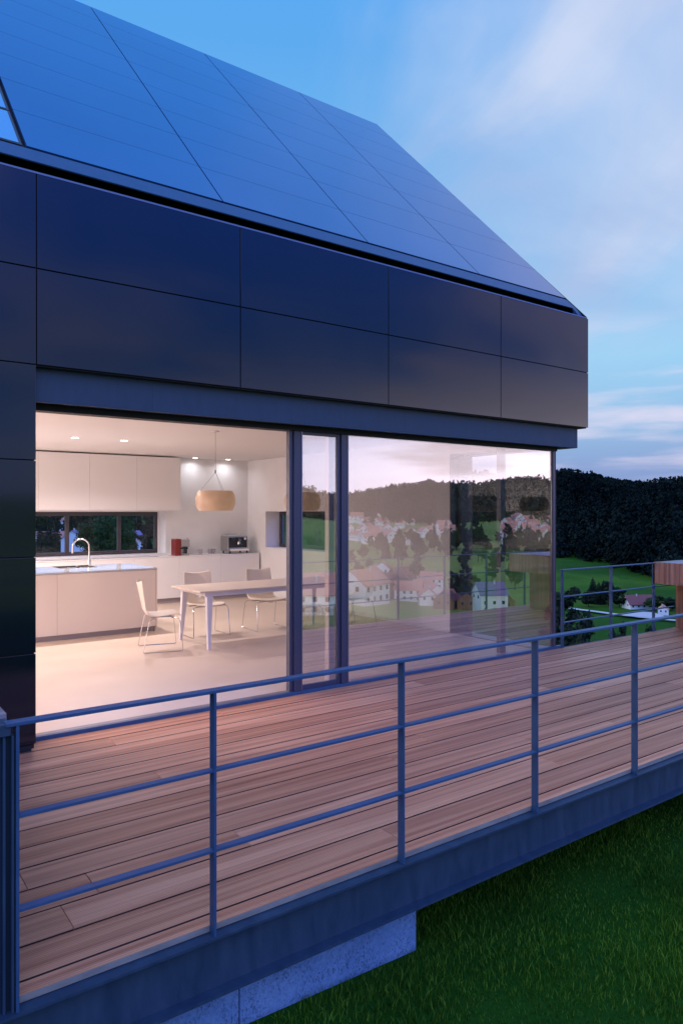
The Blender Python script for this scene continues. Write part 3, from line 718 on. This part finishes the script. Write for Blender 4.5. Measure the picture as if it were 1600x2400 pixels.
# cups
def cup(x, label):
    c_ = empty('glass_cup', (x,13.6,.924), 0, label, 'cup', 'glass cups on the rear worktop')
    MB().lathe([(.035,.0),(.052,.11),(.046,.11),(.030,.006),(.001,.006)], 20, cap=False).build('bowl', 'cupglass', c_, smooth=True)
    MB().tube([(-.047,0,.09),(-.075,0,.08),(-.072,0,.04),(-.042,0,.03)], .005, 8).build('handle', 'chrome', c_, smooth=True)
cup(6.31, 'glass cup nearer the red coffee maker'); cup(6.53, 'glass cup nearer the chrome espresso machine')
for xx in (6.60,): cup(xx, 'glass cup standing close behind its neighbour')

# ------------------------------------------------------------------ dining table
T = empty('dining_table', (5.20,9.0,0), 0, 'long dining table with pale wooden top and slanted white legs', 'table')
tw, td = 1.245, .475
MB().box(-tw, tw, -td, td, .745, .768).build('tabletop', 'ttop', T, bevel=.003)
MB().box(-tw+.09, tw-.09, -td+.055, -td+.085, .69, .7445).box(-tw+.09, tw-.09, td-.085, td-.055, .69, .7445).box(-tw+.09,-tw+.12,-td+.086,td-.086,.70,.7445).box(tw-.12,tw-.09,-td+.086,td-.086,.70,.7445).build('apron', 'twhite', T)
for sx in (-1, 1):
    for sy in (-1, 1):
        xt, yt = sx*(tw-.16), sy*(td-.09); xb, yb = sx*(tw-.13), sy*(td-.02)
        def ringq(x, y, z, a, b): return [(x-a,y-b,z),(x+a,y-b,z),(x+a,y+b,z),(x-a,y+b,z)]
        MB().hexa(ringq(xb,yb,0,.020,.022)+ringq(xt,yt,.70,.042,.036)).build('leg', 'twhite', T, bevel=.003)

# ------------------------------------------------------------------ chairs
def make_chair(label):
    c_ = empty('dining_chair', (0,0,0), 0, label, 'chair', 'cream shell chairs around the dining table')
    # profile in local x (front = +x), z
    prof = [(.245,.435),(.235,.452),(.18,.462),(.08,.455),(-.04,.440),(-.13,.442),(-.19,.475),(-.222,.54),(-.240,.63),(-.262,.73),(-.285,.83),(-.300,.895)]
    NU = 13; n = len(prof); mb = MB()
    for i, (px, pz) in enumerate(prof):
        back = max(0, (i-6)/(n-7))
        hw = .225 + .010*math.sin(i/(n-1)*PI) - .012*back
        for j in range(NU):
            t = -1+2*j/(NU-1)
            dz = .020*abs(t)**3*(1-back)*(1 if i > 0 else .3) + (.030*t*t*back**3)
            dx = .045*(t*t)*back
            if i == 0: dx -= .02*t*t
            mb.v.append((px+dx, hw*t, pz+dz))
    for i in range(n-1):
        for j in range(NU-1):
            if 7 <= i <= 7 and 5 <= j <= 6: continue
            a = i*NU+j; mb.f.append((a, a+1, a+NU+1, a+NU))
    sh = mb.build('seat_shell', 'shell', c_, smooth=True)
    so_ = sh.modifiers.new('solid', 'SOLIDIFY'); so_.thickness = .012; so_.offset = 0
    ss = sh.modifiers.new('sub', 'SUBSURF'); ss.levels = 1; ss.render_levels = 1
    for s_ in (-1, 1):
        y = .285*s_; yi = .19*s_
        MB().tube([(.13,yi,.433),(.19,y*.92,.425),(.215,y*.96,.39),(.25,y,.02),(.235,y,.008),(-.235,y,.008),(-.25,y,.02),(-.175,y*.96,.39),(-.15,y*.92,.425),(-.10,yi,.430)], .0065, 8).build('sled_leg', 'chrome', c_, smooth=True)
    MB().tube([(.13,-.2,.428),(.13,.2,.428)], .008, 8).tube([(-.10,-.2,.424),(-.10,.2,.424)], .008, 8).box(-.13,.16,-.03,.03,.415,.428).build('under_frame', 'inox', c_)
    return c_
ch0 = make_chair('cream chair at the left head of the dining table, facing right')
ch0.location = (3.60,8.99,0); ch0.rotation_euler.z = math.radians(-14)
for x, y, a, lab in ((4.535,9.63,-90,'cream chair tucked in behind the table, nearest the kitchen island'),
                     (5.57,9.63,-91,'cream chair tucked in behind the middle of the table'),
                     (6.78,8.99,180,'cream chair at the far right head of the table behind the glass')):
    c_ = copy_tree(ch0); c_.location = (x,y,0); c_.rotation_euler.z = math.radians(a); c_['label'] = lab

# ------------------------------------------------------------------ pendants
def pendant(x, y, label):
    p = empty('pendant_lamp', (x,y,1.82), 0, label, 'pendant lamp', 'amber drum pendants above the table')
    h = .272
    prof = [(.232,0)]+[(.232+.043*math.sin(PI*t/8)**.8, h*t/8) for t in range(1,8)]+[(.232,h)]
    inner = [(r_-.012, z_) for r_, z_ in prof[::-1]]
    s_ = MB().lathe(prof+inner+[prof[0]], 48, cap=False).build('lamp_shade', 'shade', p, smooth=True)
    mbx = MB()
    for k in range(3):
        a = 2*PI*k/3+.5; mbx.tube([(.215*math.cos(a), .215*math.sin(a), h-.01),(0,0,.53)], .0016, 5)
    mbx.tube([(0,0,.53),(0,0,1.10)], .002, 6); mbx.build('suspension_wire', 'dark', p)
    MB().lathe([(.009,.515),(.009,.56)], 12).build('cable_grip', 'dark', p)
    MB().lathe([(.04,.05),(.05,.09),(.04,.13)], 16).build('bulb', 'lamp2', p, smooth=True)
    MB().lathe([(.05,1.085),(.05,1.10)], 20).build('ceiling_rose', 'ceil', p)
M['lamp2'] = mat('pendant_bulb', (1,.9,.8), .5, emis=(1,.7,.45), estr=2.0)
pendant(4.40, 9.0, 'amber drum pendant lamp in full view above the table')
pendant(5.83, 9.0, 'amber drum pendant lamp partly hidden by the door stile')

# ------------------------------------------------------------------ landscape things
def vpos(u, D, mirror=False):
    k = (u-800)/FPX; n = math.hypot(1, k)
    fx, fy, rx, ry = math.cos(AZ), math.sin(AZ), math.sin(AZ), -math.cos(AZ)
    x, y = (fx+k*rx)*D/n, (fy+k*ry)*D/n
    return (x, 2*5.96-y) if mirror else (x, y)

# --- crowns
def leaf_crown(n, shape, size, seed, clumps=26):
    rnd = random.Random(seed); mb = MB(); cs = []
    for i in range(clumps):
        cs.append(shape(rnd))
    for i in range(n):
        c_, cr = rnd.choice(cs)
        d = Vector((rnd.gauss(0,1), rnd.gauss(0,1), rnd.gauss(0,1))); d.normalize(); d *= cr*(rnd.random()**.4)
        p = c_ + d; s_ = size*rnd.uniform(.6, 1.3)
        nrm = (d.normalized() + Vector((rnd.gauss(0,.5), rnd.gauss(0,.5), rnd.gauss(.4,.5)))).normalized()
        u = nrm.orthogonal().normalized(); v = nrm.cross(u); a = rnd.uniform(0, 2*PI)
        u, v = u*math.cos(a)+v*math.sin(a), v*math.cos(a)-u*math.sin(a)
        mb.quad(p-u*s_-v*s_*.5, p+u*s_*.2-v*s_*.7, p+u*s_*1.1+v*.1*s_, p-u*.1*s_+v*s_*.8)
    return mb
def broad_shape(rx, rz, zc):
    def f(r):
        d = Vector((r.gauss(0,1), r.gauss(0,1), r.gauss(0,1))).normalized()*(r.uniform(.35, .95))
        return Vector((d.x*rx, d.y*rx, zc+d.z*rz)), r.uniform(.18, .36)*rx
    return f
def make_broad(name, rx, rz, zc, n, size, seed, m='leaf', clumps=26):
    t = empty(name)
    mb = MB().tube([(0,0,-.5),(.05,.0,zc*.35),(.12,.05,zc*.75),(.1,0,zc+rz*.5)], [rx*.07,rx*.055,rx*.04,rx*.015], 8)
    rnd = random.Random(seed)
    for k in range(6):
        a = 2*PI*k/6+rnd.random(); z0 = zc*rnd.uniform(.4,.8); mb.tube([(.08,0,z0),(rx*.3*math.cos(a), rx*.3*math.sin(a), z0+rz*.3),(rx*.6*math.cos(a), rx*.6*math.sin(a), z0+rz*.5)], [rx*.03,rx*.02,rx*.008], 6)
    mb.build('trunk', 'bark', t, smooth=True)
    leaf_crown(n, broad_shape(rx, rz, zc), size, seed, clumps).build('crown', m, t)
    return t
def make_fir(name, h, rb, n, seed):
    t = empty(name); rnd = random.Random(seed)
    MB().tube([(0,0,-.5),(0,0,h*.5),(0,0,h*.97)], [h*.018,h*.011,.02], 7).build('trunk', 'bark', t, smooth=True)
    mb = MB(); tiers = 17
    for i in range(tiers):
        f = i/(tiers-1); z = h*(.10+.88*f); R = rb*(1-f)**.85+.10
        nb = max(6, int(15*(1-f)+6))
        for k in range(nb):
            a = 2*PI*k/nb+rnd.uniform(-.25,.25); L = R*rnd.uniform(.7,1.12); ca, sa = math.cos(a), math.sin(a)
            segs = 4
            for s_ in range(segs):
                r0 = L*s_/segs; r1 = L*(s_+1.15)/segs; wd = L*.16*(1-s_/segs*.7)+.05
                z0 = z-r0*.38+rnd.uniform(-.1,.1); z1 = z-r1*.42+rnd.uniform(-.1,.1)
                mb.quad((ca*r0-sa*wd, sa*r0+ca*wd, z0-wd*.4),(ca*r0+sa*wd, sa*r0-ca*wd, z0-wd*.4),(ca*r1+sa*wd*.6, sa*r1-ca*wd*.6, z1-wd*.3),(ca*r1-sa*wd*.6, sa*r1+ca*wd*.6, z1-wd*.3))
                mb.quad((ca*r0, sa*r0, z0+.05),(ca*r1, sa*r1, z1+.05),(ca*r1+rnd.uniform(-.1,.1), sa*r1, z1-h*.035),(ca*r0, sa*r0, z0-h*.04))
    mb.build('crown', 'needle', t)
    return t
protos = {'broad': make_broad('broadleaf_tree', 4.2, 4.0, 7.2, 5200, .30, 1),
          'broad2': make_broad('broadleaf_tree', 3.6, 5.0, 7.6, 4600, .30, 2, 'leaf_dark'),
          'bush': make_broad('round_bush', 2.0, 1.5, 1.7, 2200, .20, 3, 'leaf_dark', 16),
          'big': make_broad('broadleaf_tree', 6.5, 5.6, 10.5, 15000, .27, 4, 'leaf', 44),
          'fir': make_fir('fir_tree', 16, 3.6, 0, 5), 'fir2': make_fir('fir_tree', 12, 2.4, 0, 6)}
for t_ in ('broad','broad2','bush','big','fir','fir2'): protos[t_]['used'] = 0
USED = {}
def place_tree(kind, x, y, s=1.0, rz=0, label='', cat='tree', group='trees in the valley', dz=0, sz=None):
    pr = protos[kind]
    if kind not in USED: o = pr; USED[kind] = 1
    else: o = copy_tree(pr)
    o.location = (x, y, terr(x, y)+dz); o.scale = (s, s, sz or s); o.rotation_euler.z = rz
    if 'used' in o: del o['used']
    tag(o, label, cat, group); return o

# direct view strip (right of the house)
def tp_(kind, u, D, s, label, cat='tree', sz=None, dz=0, grp='trees beyond the deck'): 
    x, y = vpos(u, D); return place_tree(kind, x, y, s, random.uniform(0,6), label, cat, grp, dz, sz)
TH = {'broad': 11.0, 'broad2': 12.4, 'bush': 3.1, 'big': 15.6, 'fir': 16, 'fir2': 12}
def tv(kind, u, D, vtop, s, label, cat='tree', grp='trees beyond the deck'):
    x, y = vpos(u, D); n = math.hypot(1, (u-800)/FPX)
    zt = EYE - (vtop-1200)/FPX*D/n
    sz = max(.25, (zt - terr(x, y) + .3)/TH[kind])
    return place_tree(kind, x, y, s, random.uniform(0,6), label, cat, grp, -.3, sz)
tv('broad2', 1322, 58, 1372, .50, 'dark leafy tree rising right behind the glass corner of the house')
tv('bush', 1364, 50, 1438, .75, 'dark spreading tree top low behind the first railing bay')
tv('fir', 1388, 335, 1352, 1.15, 'tall dark fir, left one of the clump beside the dark red roof')
tv('fir', 1402, 330, 1362, 1.0, 'dark fir in the clump beside the farmhouse, second from the left')
tv('broad2', 1424, 325, 1360, 1.3, 'round dark tree filling the middle of the clump by the farmhouse')
tv('fir2', 1413, 345, 1358, 1.5, 'dark fir standing behind the middle of the farmhouse clump')
tv('broad2', 1450, 318, 1380, 1.3, 'dark tree at the right end of the clump touching the farmhouse')
tv('broad2', 1378, 318, 1384, 1.2, 'low leafy tree at the left foot of the fir clump')
tv('broad', 1540, 310, 1398, 1.2, 'leafy tree close to the right end of the farmhouse')
tv('broad', 1557, 315, 1408, 1.0, 'leafy tree behind the rear railing beside the timber bar leg')
tv('broad2', 1574, 312, 1400, 1.0, 'small tree between the farmhouse and the timber bar leg')
tv('bush', 1447, 225, 1458, 1.6, 'dark round bush on the meadow below the farm road', 'bush')
tv('bush', 1514, 222, 1464, 1.4, 'dark round bush on the meadow next to the third rear post', 'bush')
tv('bush', 1528, 226, 1468, 1.1, 'small dark bush beside a larger one on the meadow', 'bush')
gw = 'trees behind the kitchen window'
tv('big', 243, 66, 1214, .33, 'big leafy tree filling the middle of the kitchen window', grp=gw)
tv('big', 285, 64, 1224, .20, 'leafy tree standing right of the big one in the kitchen window', grp=gw)
tv('bush', 356, 48, 1254, .5, 'dark leafy bush in the lower right of the kitchen window', 'bush', grp=gw)
tv('fir', 130, 190, 1220, 1.0, 'pointed fir, tallest in the left pane of the kitchen window', grp=gw)
tv('fir', 112, 200, 1216, .8, 'thin fir left of the tallest one in the left window pane', grp=gw)
tv('fir', 96, 205, 1224, .8, 'fir at the far left of the kitchen window', grp=gw)
tv('broad2', 120, 150, 1280, .55, 'dark round tree at the bottom of the left window pane', grp=gw)
tv('broad2', 100, 180, 1248, .42, 'dark tree at the left edge of the kitchen window', grp=gw)
tv('broad2', 134, 185, 1248, .4, 'dark tree beside the window mullion on its left', grp=gw)
tv('fir', 172, 170, 1224, .7, 'broad dark fir left of the big leafy tree', grp=gw)
tv('broad2', 326, 140, 1248, .6, 'dark round tree in front of the white gable in the right pane', grp=gw)
tv('broad2', 350, 330, 1212, .9, 'dark tree behind the pale terrace wall in the right pane', grp=gw)
tv('broad2', 300, 420, 1205, 2.0, 'dark distant tree above the violet roof in the right pane', grp=gw)
tv('broad2', 192, 420, 1203, 2.0, 'dark distant tree above the big leafy tree, left', grp=gw)
tv('bush', 722, 60, 1236, 1.0, 'small leafy shrub seen through the side window', 'shrub', grp='trees behind the side window')

for i in range(40):
    u = random.uniform(60, 380); D = random.uniform(230, 720)
    x, y = vpos(u, D); place_tree(random.choice(['broad2','fir','broad2','broad']), x, y, random.uniform(.7,1.5), random.uniform(0,6), 'dark far off tree on the slope seen through the kitchen window', 'tree', 'far trees behind the kitchen window')
# --- houses
def gable_house(name, L, Wd, hw, hr, wallm, roofm, over=.5, chim=True, nwin=4, floors=2, barn=False):
    h_ = empty(name)
    mb = MB(); a, b = L/2, Wd/2
    mb.v += [(-a,-b,-4),(a,-b,-4),(a,b,-4),(-a,b,-4),(-a,-b,hw),(a,-b,hw),(a,b,hw),(-a,b,hw),(-a,0,hw+hr),(a,0,hw+hr)]
    mb.f += [(0,1,5,4),(2,3,7,6),(1,2,6,9,5),(3,0,4,8,7)]
    mb.build('wall', wallm, h_)
    s_ = hr/b; rf = MB(); o_ = over; zt = .18
    for sg in (-1, 1):
        p = [(-a-o_, sg*(b+o_), hw-s_*o_),(a+o_, sg*(b+o_), hw-s_*o_),(a+o_,0,hw+hr),(-a-o_,0,hw+hr)]
        lo = p if sg < 0 else p[::-1]
        rf.hexa(lo+[(x,y,z+zt) for x,y,z in lo])
    r_ = rf.build('roof', roofm, h_)
    if chim: MB().box(a*.25,a*.25+.6,.6,1.2,hw+hr*.5,hw+hr+.9).build('chimney', 'render2', r_)
    for sg in (-1, 1):
        for fl in range(floors):
            for k in range(nwin):
                x = -a+L*(k+.5)/nwin; z = .9+fl*2.7
                if z+1.3 > hw: continue
                w_ = MB().box(x-.55, x+.55, sg*(b+.03)-.03, sg*(b+.03)+.03, z, z+1.3).build('window', 'win', h_)
    for sg in (-1, 1):
        for y in (-b*.45, b*.45):
            MB().box(sg*(a+.03)-.03, sg*(a+.03)+.03, y-.5, y+.5, hw-1.8, hw-.5).build('window', 'win', h_)
    return h_
hp = {'white': gable_house('village_house', 13, 9, 5.6, 3.6, 'render', 'tile'),
      'farm': gable_house('farmhouse', 20, 12, 3.4, 5.2, 'render', 'tile2', over=1.0, nwin=5),
      'small': gable_house('village_house', 9, 7.5, 4.2, 3.0, 'render', 'tile', nwin=3),
      'tall': gable_house('village_house', 11, 10, 7.5, 4.2, 'render', 'tile3', nwin=3, floors=3),
      'barn': gable_house('barn', 13, 9, 4.0, 4.2, 'tgreywood', 'tile2', chim=False, nwin=2, floors=1)}
HU = set()
def place_house(kind, x, y, s, rz, label, group, dz=0, cat='house'):
    o = hp[kind] if kind not in HU else copy_tree(hp[kind]); HU.add(kind)
    o.location = (x, y, terr(x, y)+dz); o.scale = (s,s,s); o.rotation_euler.z = math.radians(rz)
    return tag(o, label, cat, group)
x, y = vpos(1498, 318); place_house('farm', x, y, .60, 150, 'white farmhouse with a dark red roof below the meadow, seen through the rear railing', 'houses beyond the deck', dz=.3)
x, y = vpos(1553, 300); place_house('small', x, y, .5, 30, 'small pale shed at the right of the farmhouse beside the bar leg', 'houses beyond the deck')
g_ = 'houses behind the kitchen window'
x, y = vpos(177, 150); place_house('tall', x, y, .42, 60, 'violet roofed house low behind the kitchen tap', g_, dz=1)
x, y = vpos(308, 230); place_house('tall', x, y, .55, 20, 'white house with violet roof in the right pane of the kitchen window', g_, dz=3)
x, y = vpos(324, 130); place_house('small', x, y, .32, 70, 'little violet gable at the bottom of the right window pane', g_, dz=2)
x, y = vpos(122, 420); place_house('white', x, y, 1.0, 20, 'white house on the slope at the top of the left window pane', g_, dz=2)
x, y = vpos(118, 210); place_house('small', x, y, .9, 10, 'low white house among the firs in the left window pane', g_, dz=1)
x, y = vpos(148, 260); place_house('small', x, y, .9, 80, 'white house at the right edge of the left window pane', g_, dz=2)

# reflected village (stands on the slope opposite the facade)
rv = random.Random(11)
gr2 = 'village houses opposite the facade, seen reflected in the glass'
def rh(kind, u, D, s, rz, lab, dz=0):
    x, y = vpos(u, D, True); place_house(kind, x, y, s, rz, lab, gr2, dz)
rh('white', 852, 285, 1.45, -20, 'large white house with a pale red roof mirrored beside the door stile')
rh('tall', 1146, 285, 1.0, 25, 'tall white house with a slate roof mirrored near the glass corner')
rh('small', 1132, 296, 1.2, -40, 'low white annexe of the mirrored slate roofed house')
rh('barn', 1172, 292, 1.0, -50, 'brown barn with white base mirrored near the glass corner')
rh('white', 725, 250, 1.3, 35, 'red roofed house mirrored in the sliding door pane, left one')
rh('white', 752, 275, 1.3, 20, 'red roofed house mirrored in the sliding door pane, right one')
lab_n = 'white red roofed village house mirrored in the middle of the large pane'
for (u, D) in ((905,290),(925,262),(948,285),(960,255),(985,275),(1000,240),(1022,258),(1045,232),(1062,250),(940,330),(970,345),(900,340),(1010,310),(880,310),(1085,236)):
    rh(rv.choice(['white','small','white','barn']), u+rv.uniform(-4,4), D*.6+150, rv.uniform(.72,1.0), rv.uniform(-60,60), lab_n)
lab_f = 'tiny far off village house mirrored below the hill line'
for i in range(34):
    u = rv.uniform(815, 1050); rh(rv.choice(['white','small']), u, rv.uniform(480,600), rv.uniform(.6,.85), rv.uniform(-80,80), lab_f, 1)
lab_h = 'tiny white house on the mirrored slope near the glass corner'
for i in range(26):
    u = rv.uniform(1185, 1290); rh(rv.choice(['white','small']), u, rv.uniform(450,600), rv.uniform(.6,.85), rv.uniform(-80,80), lab_h, 1)
gt = 'valley trees opposite the facade, seen reflected in the glass'
lab_t = 'dark tree among the mirrored village houses'
for i in range(110):
    u = rv.uniform(815, 1290); D = rv.choice([rv.uniform(330, 430), rv.uniform(400, 480), rv.uniform(560, 640)])
    x, y = vpos(u, D, True); place_tree(rv.choice(['broad','broad2','broad2','broad','bush']), x, y, rv.uniform(.55,1.1), rv.uniform(0,6), lab_t, 'tree', gt)
for i in range(70):
    u = rv.choice([rv.uniform(820,1050), rv.uniform(1040,1130), rv.uniform(1180,1290)]); D = rv.uniform(400, 600)
    x, y = vpos(u, D, True); place_tree(rv.choice(['broad','broad2','fir','broad2']), x, y, rv.uniform(.6,1.0), rv.uniform(0,6), lab_t, 'tree', gt)
for u, D in ((1095,290),(1078,300),(1108,310),(1064,315),(1090,340)):
    x, y = vpos(u, D, True); place_tree(rv.choice(['broad2','broad']), x, y, 1.0, 0, lab_t, 'tree', gt)

# --- far forest, one mass
def forest(name, trees, label, m='forest', NQ=66):
    T = np.array([(a, b, c, h, float(con)) for a, b, c, h, con in trees]); n = len(T); g = np.random.default_rng(21)
    f = g.random((n, NQ))**.8; con = T[:, 4:5]
    prof_c = (1-f)**.9*.20+.012; prof_b = .30*np.sqrt(np.clip(1-((f-.52)/.50)**2, .02, 1))
    h = T[:, 3:4]; a = g.uniform(0, 2*PI, (n, NQ)); wd = g.uniform(.8, 1.25, (n, 1))
    rad = np.where(con > .5, prof_c, prof_b)*h*wd*g.uniform(.55, 1.1, (n, NQ))
    cx = T[:, 0:1]+rad*np.cos(a); cy = T[:, 1:2]+rad*np.sin(a); cz = T[:, 2:3]+h*(.06+.94*f)
    s_ = h*np.where(con > .5, .034+.055*(1-f), .060)*g.uniform(.7, 1.3, (n, NQ))
    # tangent frame facing outwards and up
    nx, ny, nz = np.cos(a)+g.normal(0,.35,a.shape), np.sin(a)+g.normal(0,.35,a.shape), .7+g.normal(0,.3,a.shape)
    N = np.stack([nx, ny, nz], -1); N /= np.linalg.norm(N, axis=-1, keepdims=True)
    U = np.stack([-np.sin(a), np.cos(a), g.normal(0,.3,a.shape)], -1); U -= N*(U*N).sum(-1, keepdims=True); U /= np.linalg.norm(U, axis=-1, keepdims=True)
    Vv = np.cross(N, U); Cn = np.stack([cx, cy, cz], -1); k = s_[..., None]
    j1, j2 = g.uniform(.5, 1.1, k.shape), g.uniform(.5, 1.1, k.shape)
    Q = np.stack([Cn-U*k*j1-Vv*k*.4, Cn+U*k*.3-Vv*k*j2*1.5, Cn+U*k*j2+Vv*k*.3, Cn-U*k*.2+Vv*k*j1], 2).reshape(-1, 3)
    nq = n*NQ; me = bpy.data.meshes.new(name); me.vertices.add(nq*4); me.vertices.foreach_set('co', Q.ravel())
    me.loops.add(nq*4); me.loops.foreach_set('vertex_index', np.arange(nq*4, dtype=np.int32))
    me.polygons.add(nq); me.polygons.foreach_set('loop_start', np.arange(0, nq*4, 4, dtype=np.int32)); me.update(); me.validate()
    me.materials.append(M[m]); o = bpy.data.objects.new(name, me); C.objects.link(o)
    return tag(o, label, 'forest', kind='stuff')
rf_ = random.Random(5)
def sector(a0, a1, n, rmin_off, rmax_off, skip=0.0, hs=(10,22)):
    out = []
    for i in range(n):
        az = rf_.uniform(a0, a1); rm, zm, rr_, zr = azp(az)
        t = rf_.random(); r_ = (rm+rmin_off) + t*((rr_+rmax_off)-(rm+rmin_off))
        x, y = r_*math.cos(math.radians(az)), r_*math.sin(math.radians(az))
        if skip and noise.noise(Vector((x*.009, y*.009, 5))) > skip: continue
        out.append((x, y, terr(x, y)-1, rf_.uniform(*hs)*(1+.45*noise.noise(Vector((x*.012, y*.012, 9)))), rf_.random() < .5+.8*noise.noise(Vector((x*.006, y*.006, 2)))))
    return out
forest('hill_forest', sector(24.5, 46, 7000, 0, 40), 'dark wooded hill rising beyond the meadow right of the house')
forest('far_woods', sector(46, 90, 2600, 20, 40, .30), 'dark woods on the slope behind the house windows')
forest('opposite_woods', sector(-62, -26, 6500, 20, 40), 'dark wooded hills opposite the facade, mirrored in the glass', 'forest2')

# forest tongue and road
def strip_road(pts, wd, name):
    mb = MB()
    for i, (x, y) in enumerate(pts):
        if i == 0: d = Vector((pts[1][0]-x, pts[1][1]-y, 0))
        else: d = Vector((x-pts[i-1][0], y-pts[i-1][1], 0))
        d.normalize(); nrm = Vector((-d.y, d.x, 0))*wd/2
        for sg in (-1,1):
            px, py = x+sg*nrm.x, y+sg*nrm.y; mb.v.append((px, py, max(terr(px, py), terr(x, y))+.75))
    for i in range(len(pts)-1): mb.f.append((2*i, 2*i+1, 2*i+3, 2*i+2))
    return tag(mb.build(name, 'road'), kind='structure')
def gpos(u, v):  # ground point under a picture ray, marched out over the valley
    k = (u-800)/FPX; n = math.hypot(1, k); D = 60
    while D < 900:
        x, y = vpos(u, D)
        if terr(x, y) >= EYE - (v-1200)/FPX*D/n: return (x, y)
        D += 1
    return vpos(u, 300)
A = gpos(1335, 1430); B = gpos(1430, 1443); Cc = gpos(1500, 1451); Dd = gpos(1610, 1461)
pp = []
for a, b in ((A,B),(B,Cc),(Cc,Dd)):
    for i in range(8): t = i/8; pp.append((a[0]+(b[0]-a[0])*t, a[1]+(b[1]-a[1])*t))
strip_road(pp, 3.2, 'road')
yard = gpos(1506, 1446)

# pale yard beside the farmhouse
mb = MB(); n = 20
for k in range(n):
    a = 2*PI*k/n; rr_ = 8.5*(1+.15*math.sin(3*a)); px, py = yard[0]+rr_*math.cos(a), yard[1]+rr_*.8*math.sin(a); mb.v.append((px, py, terr(px, py)+.80))
mb.f.append(tuple(range(n)))
tag(mb.build('yard', 'road'), kind='structure')
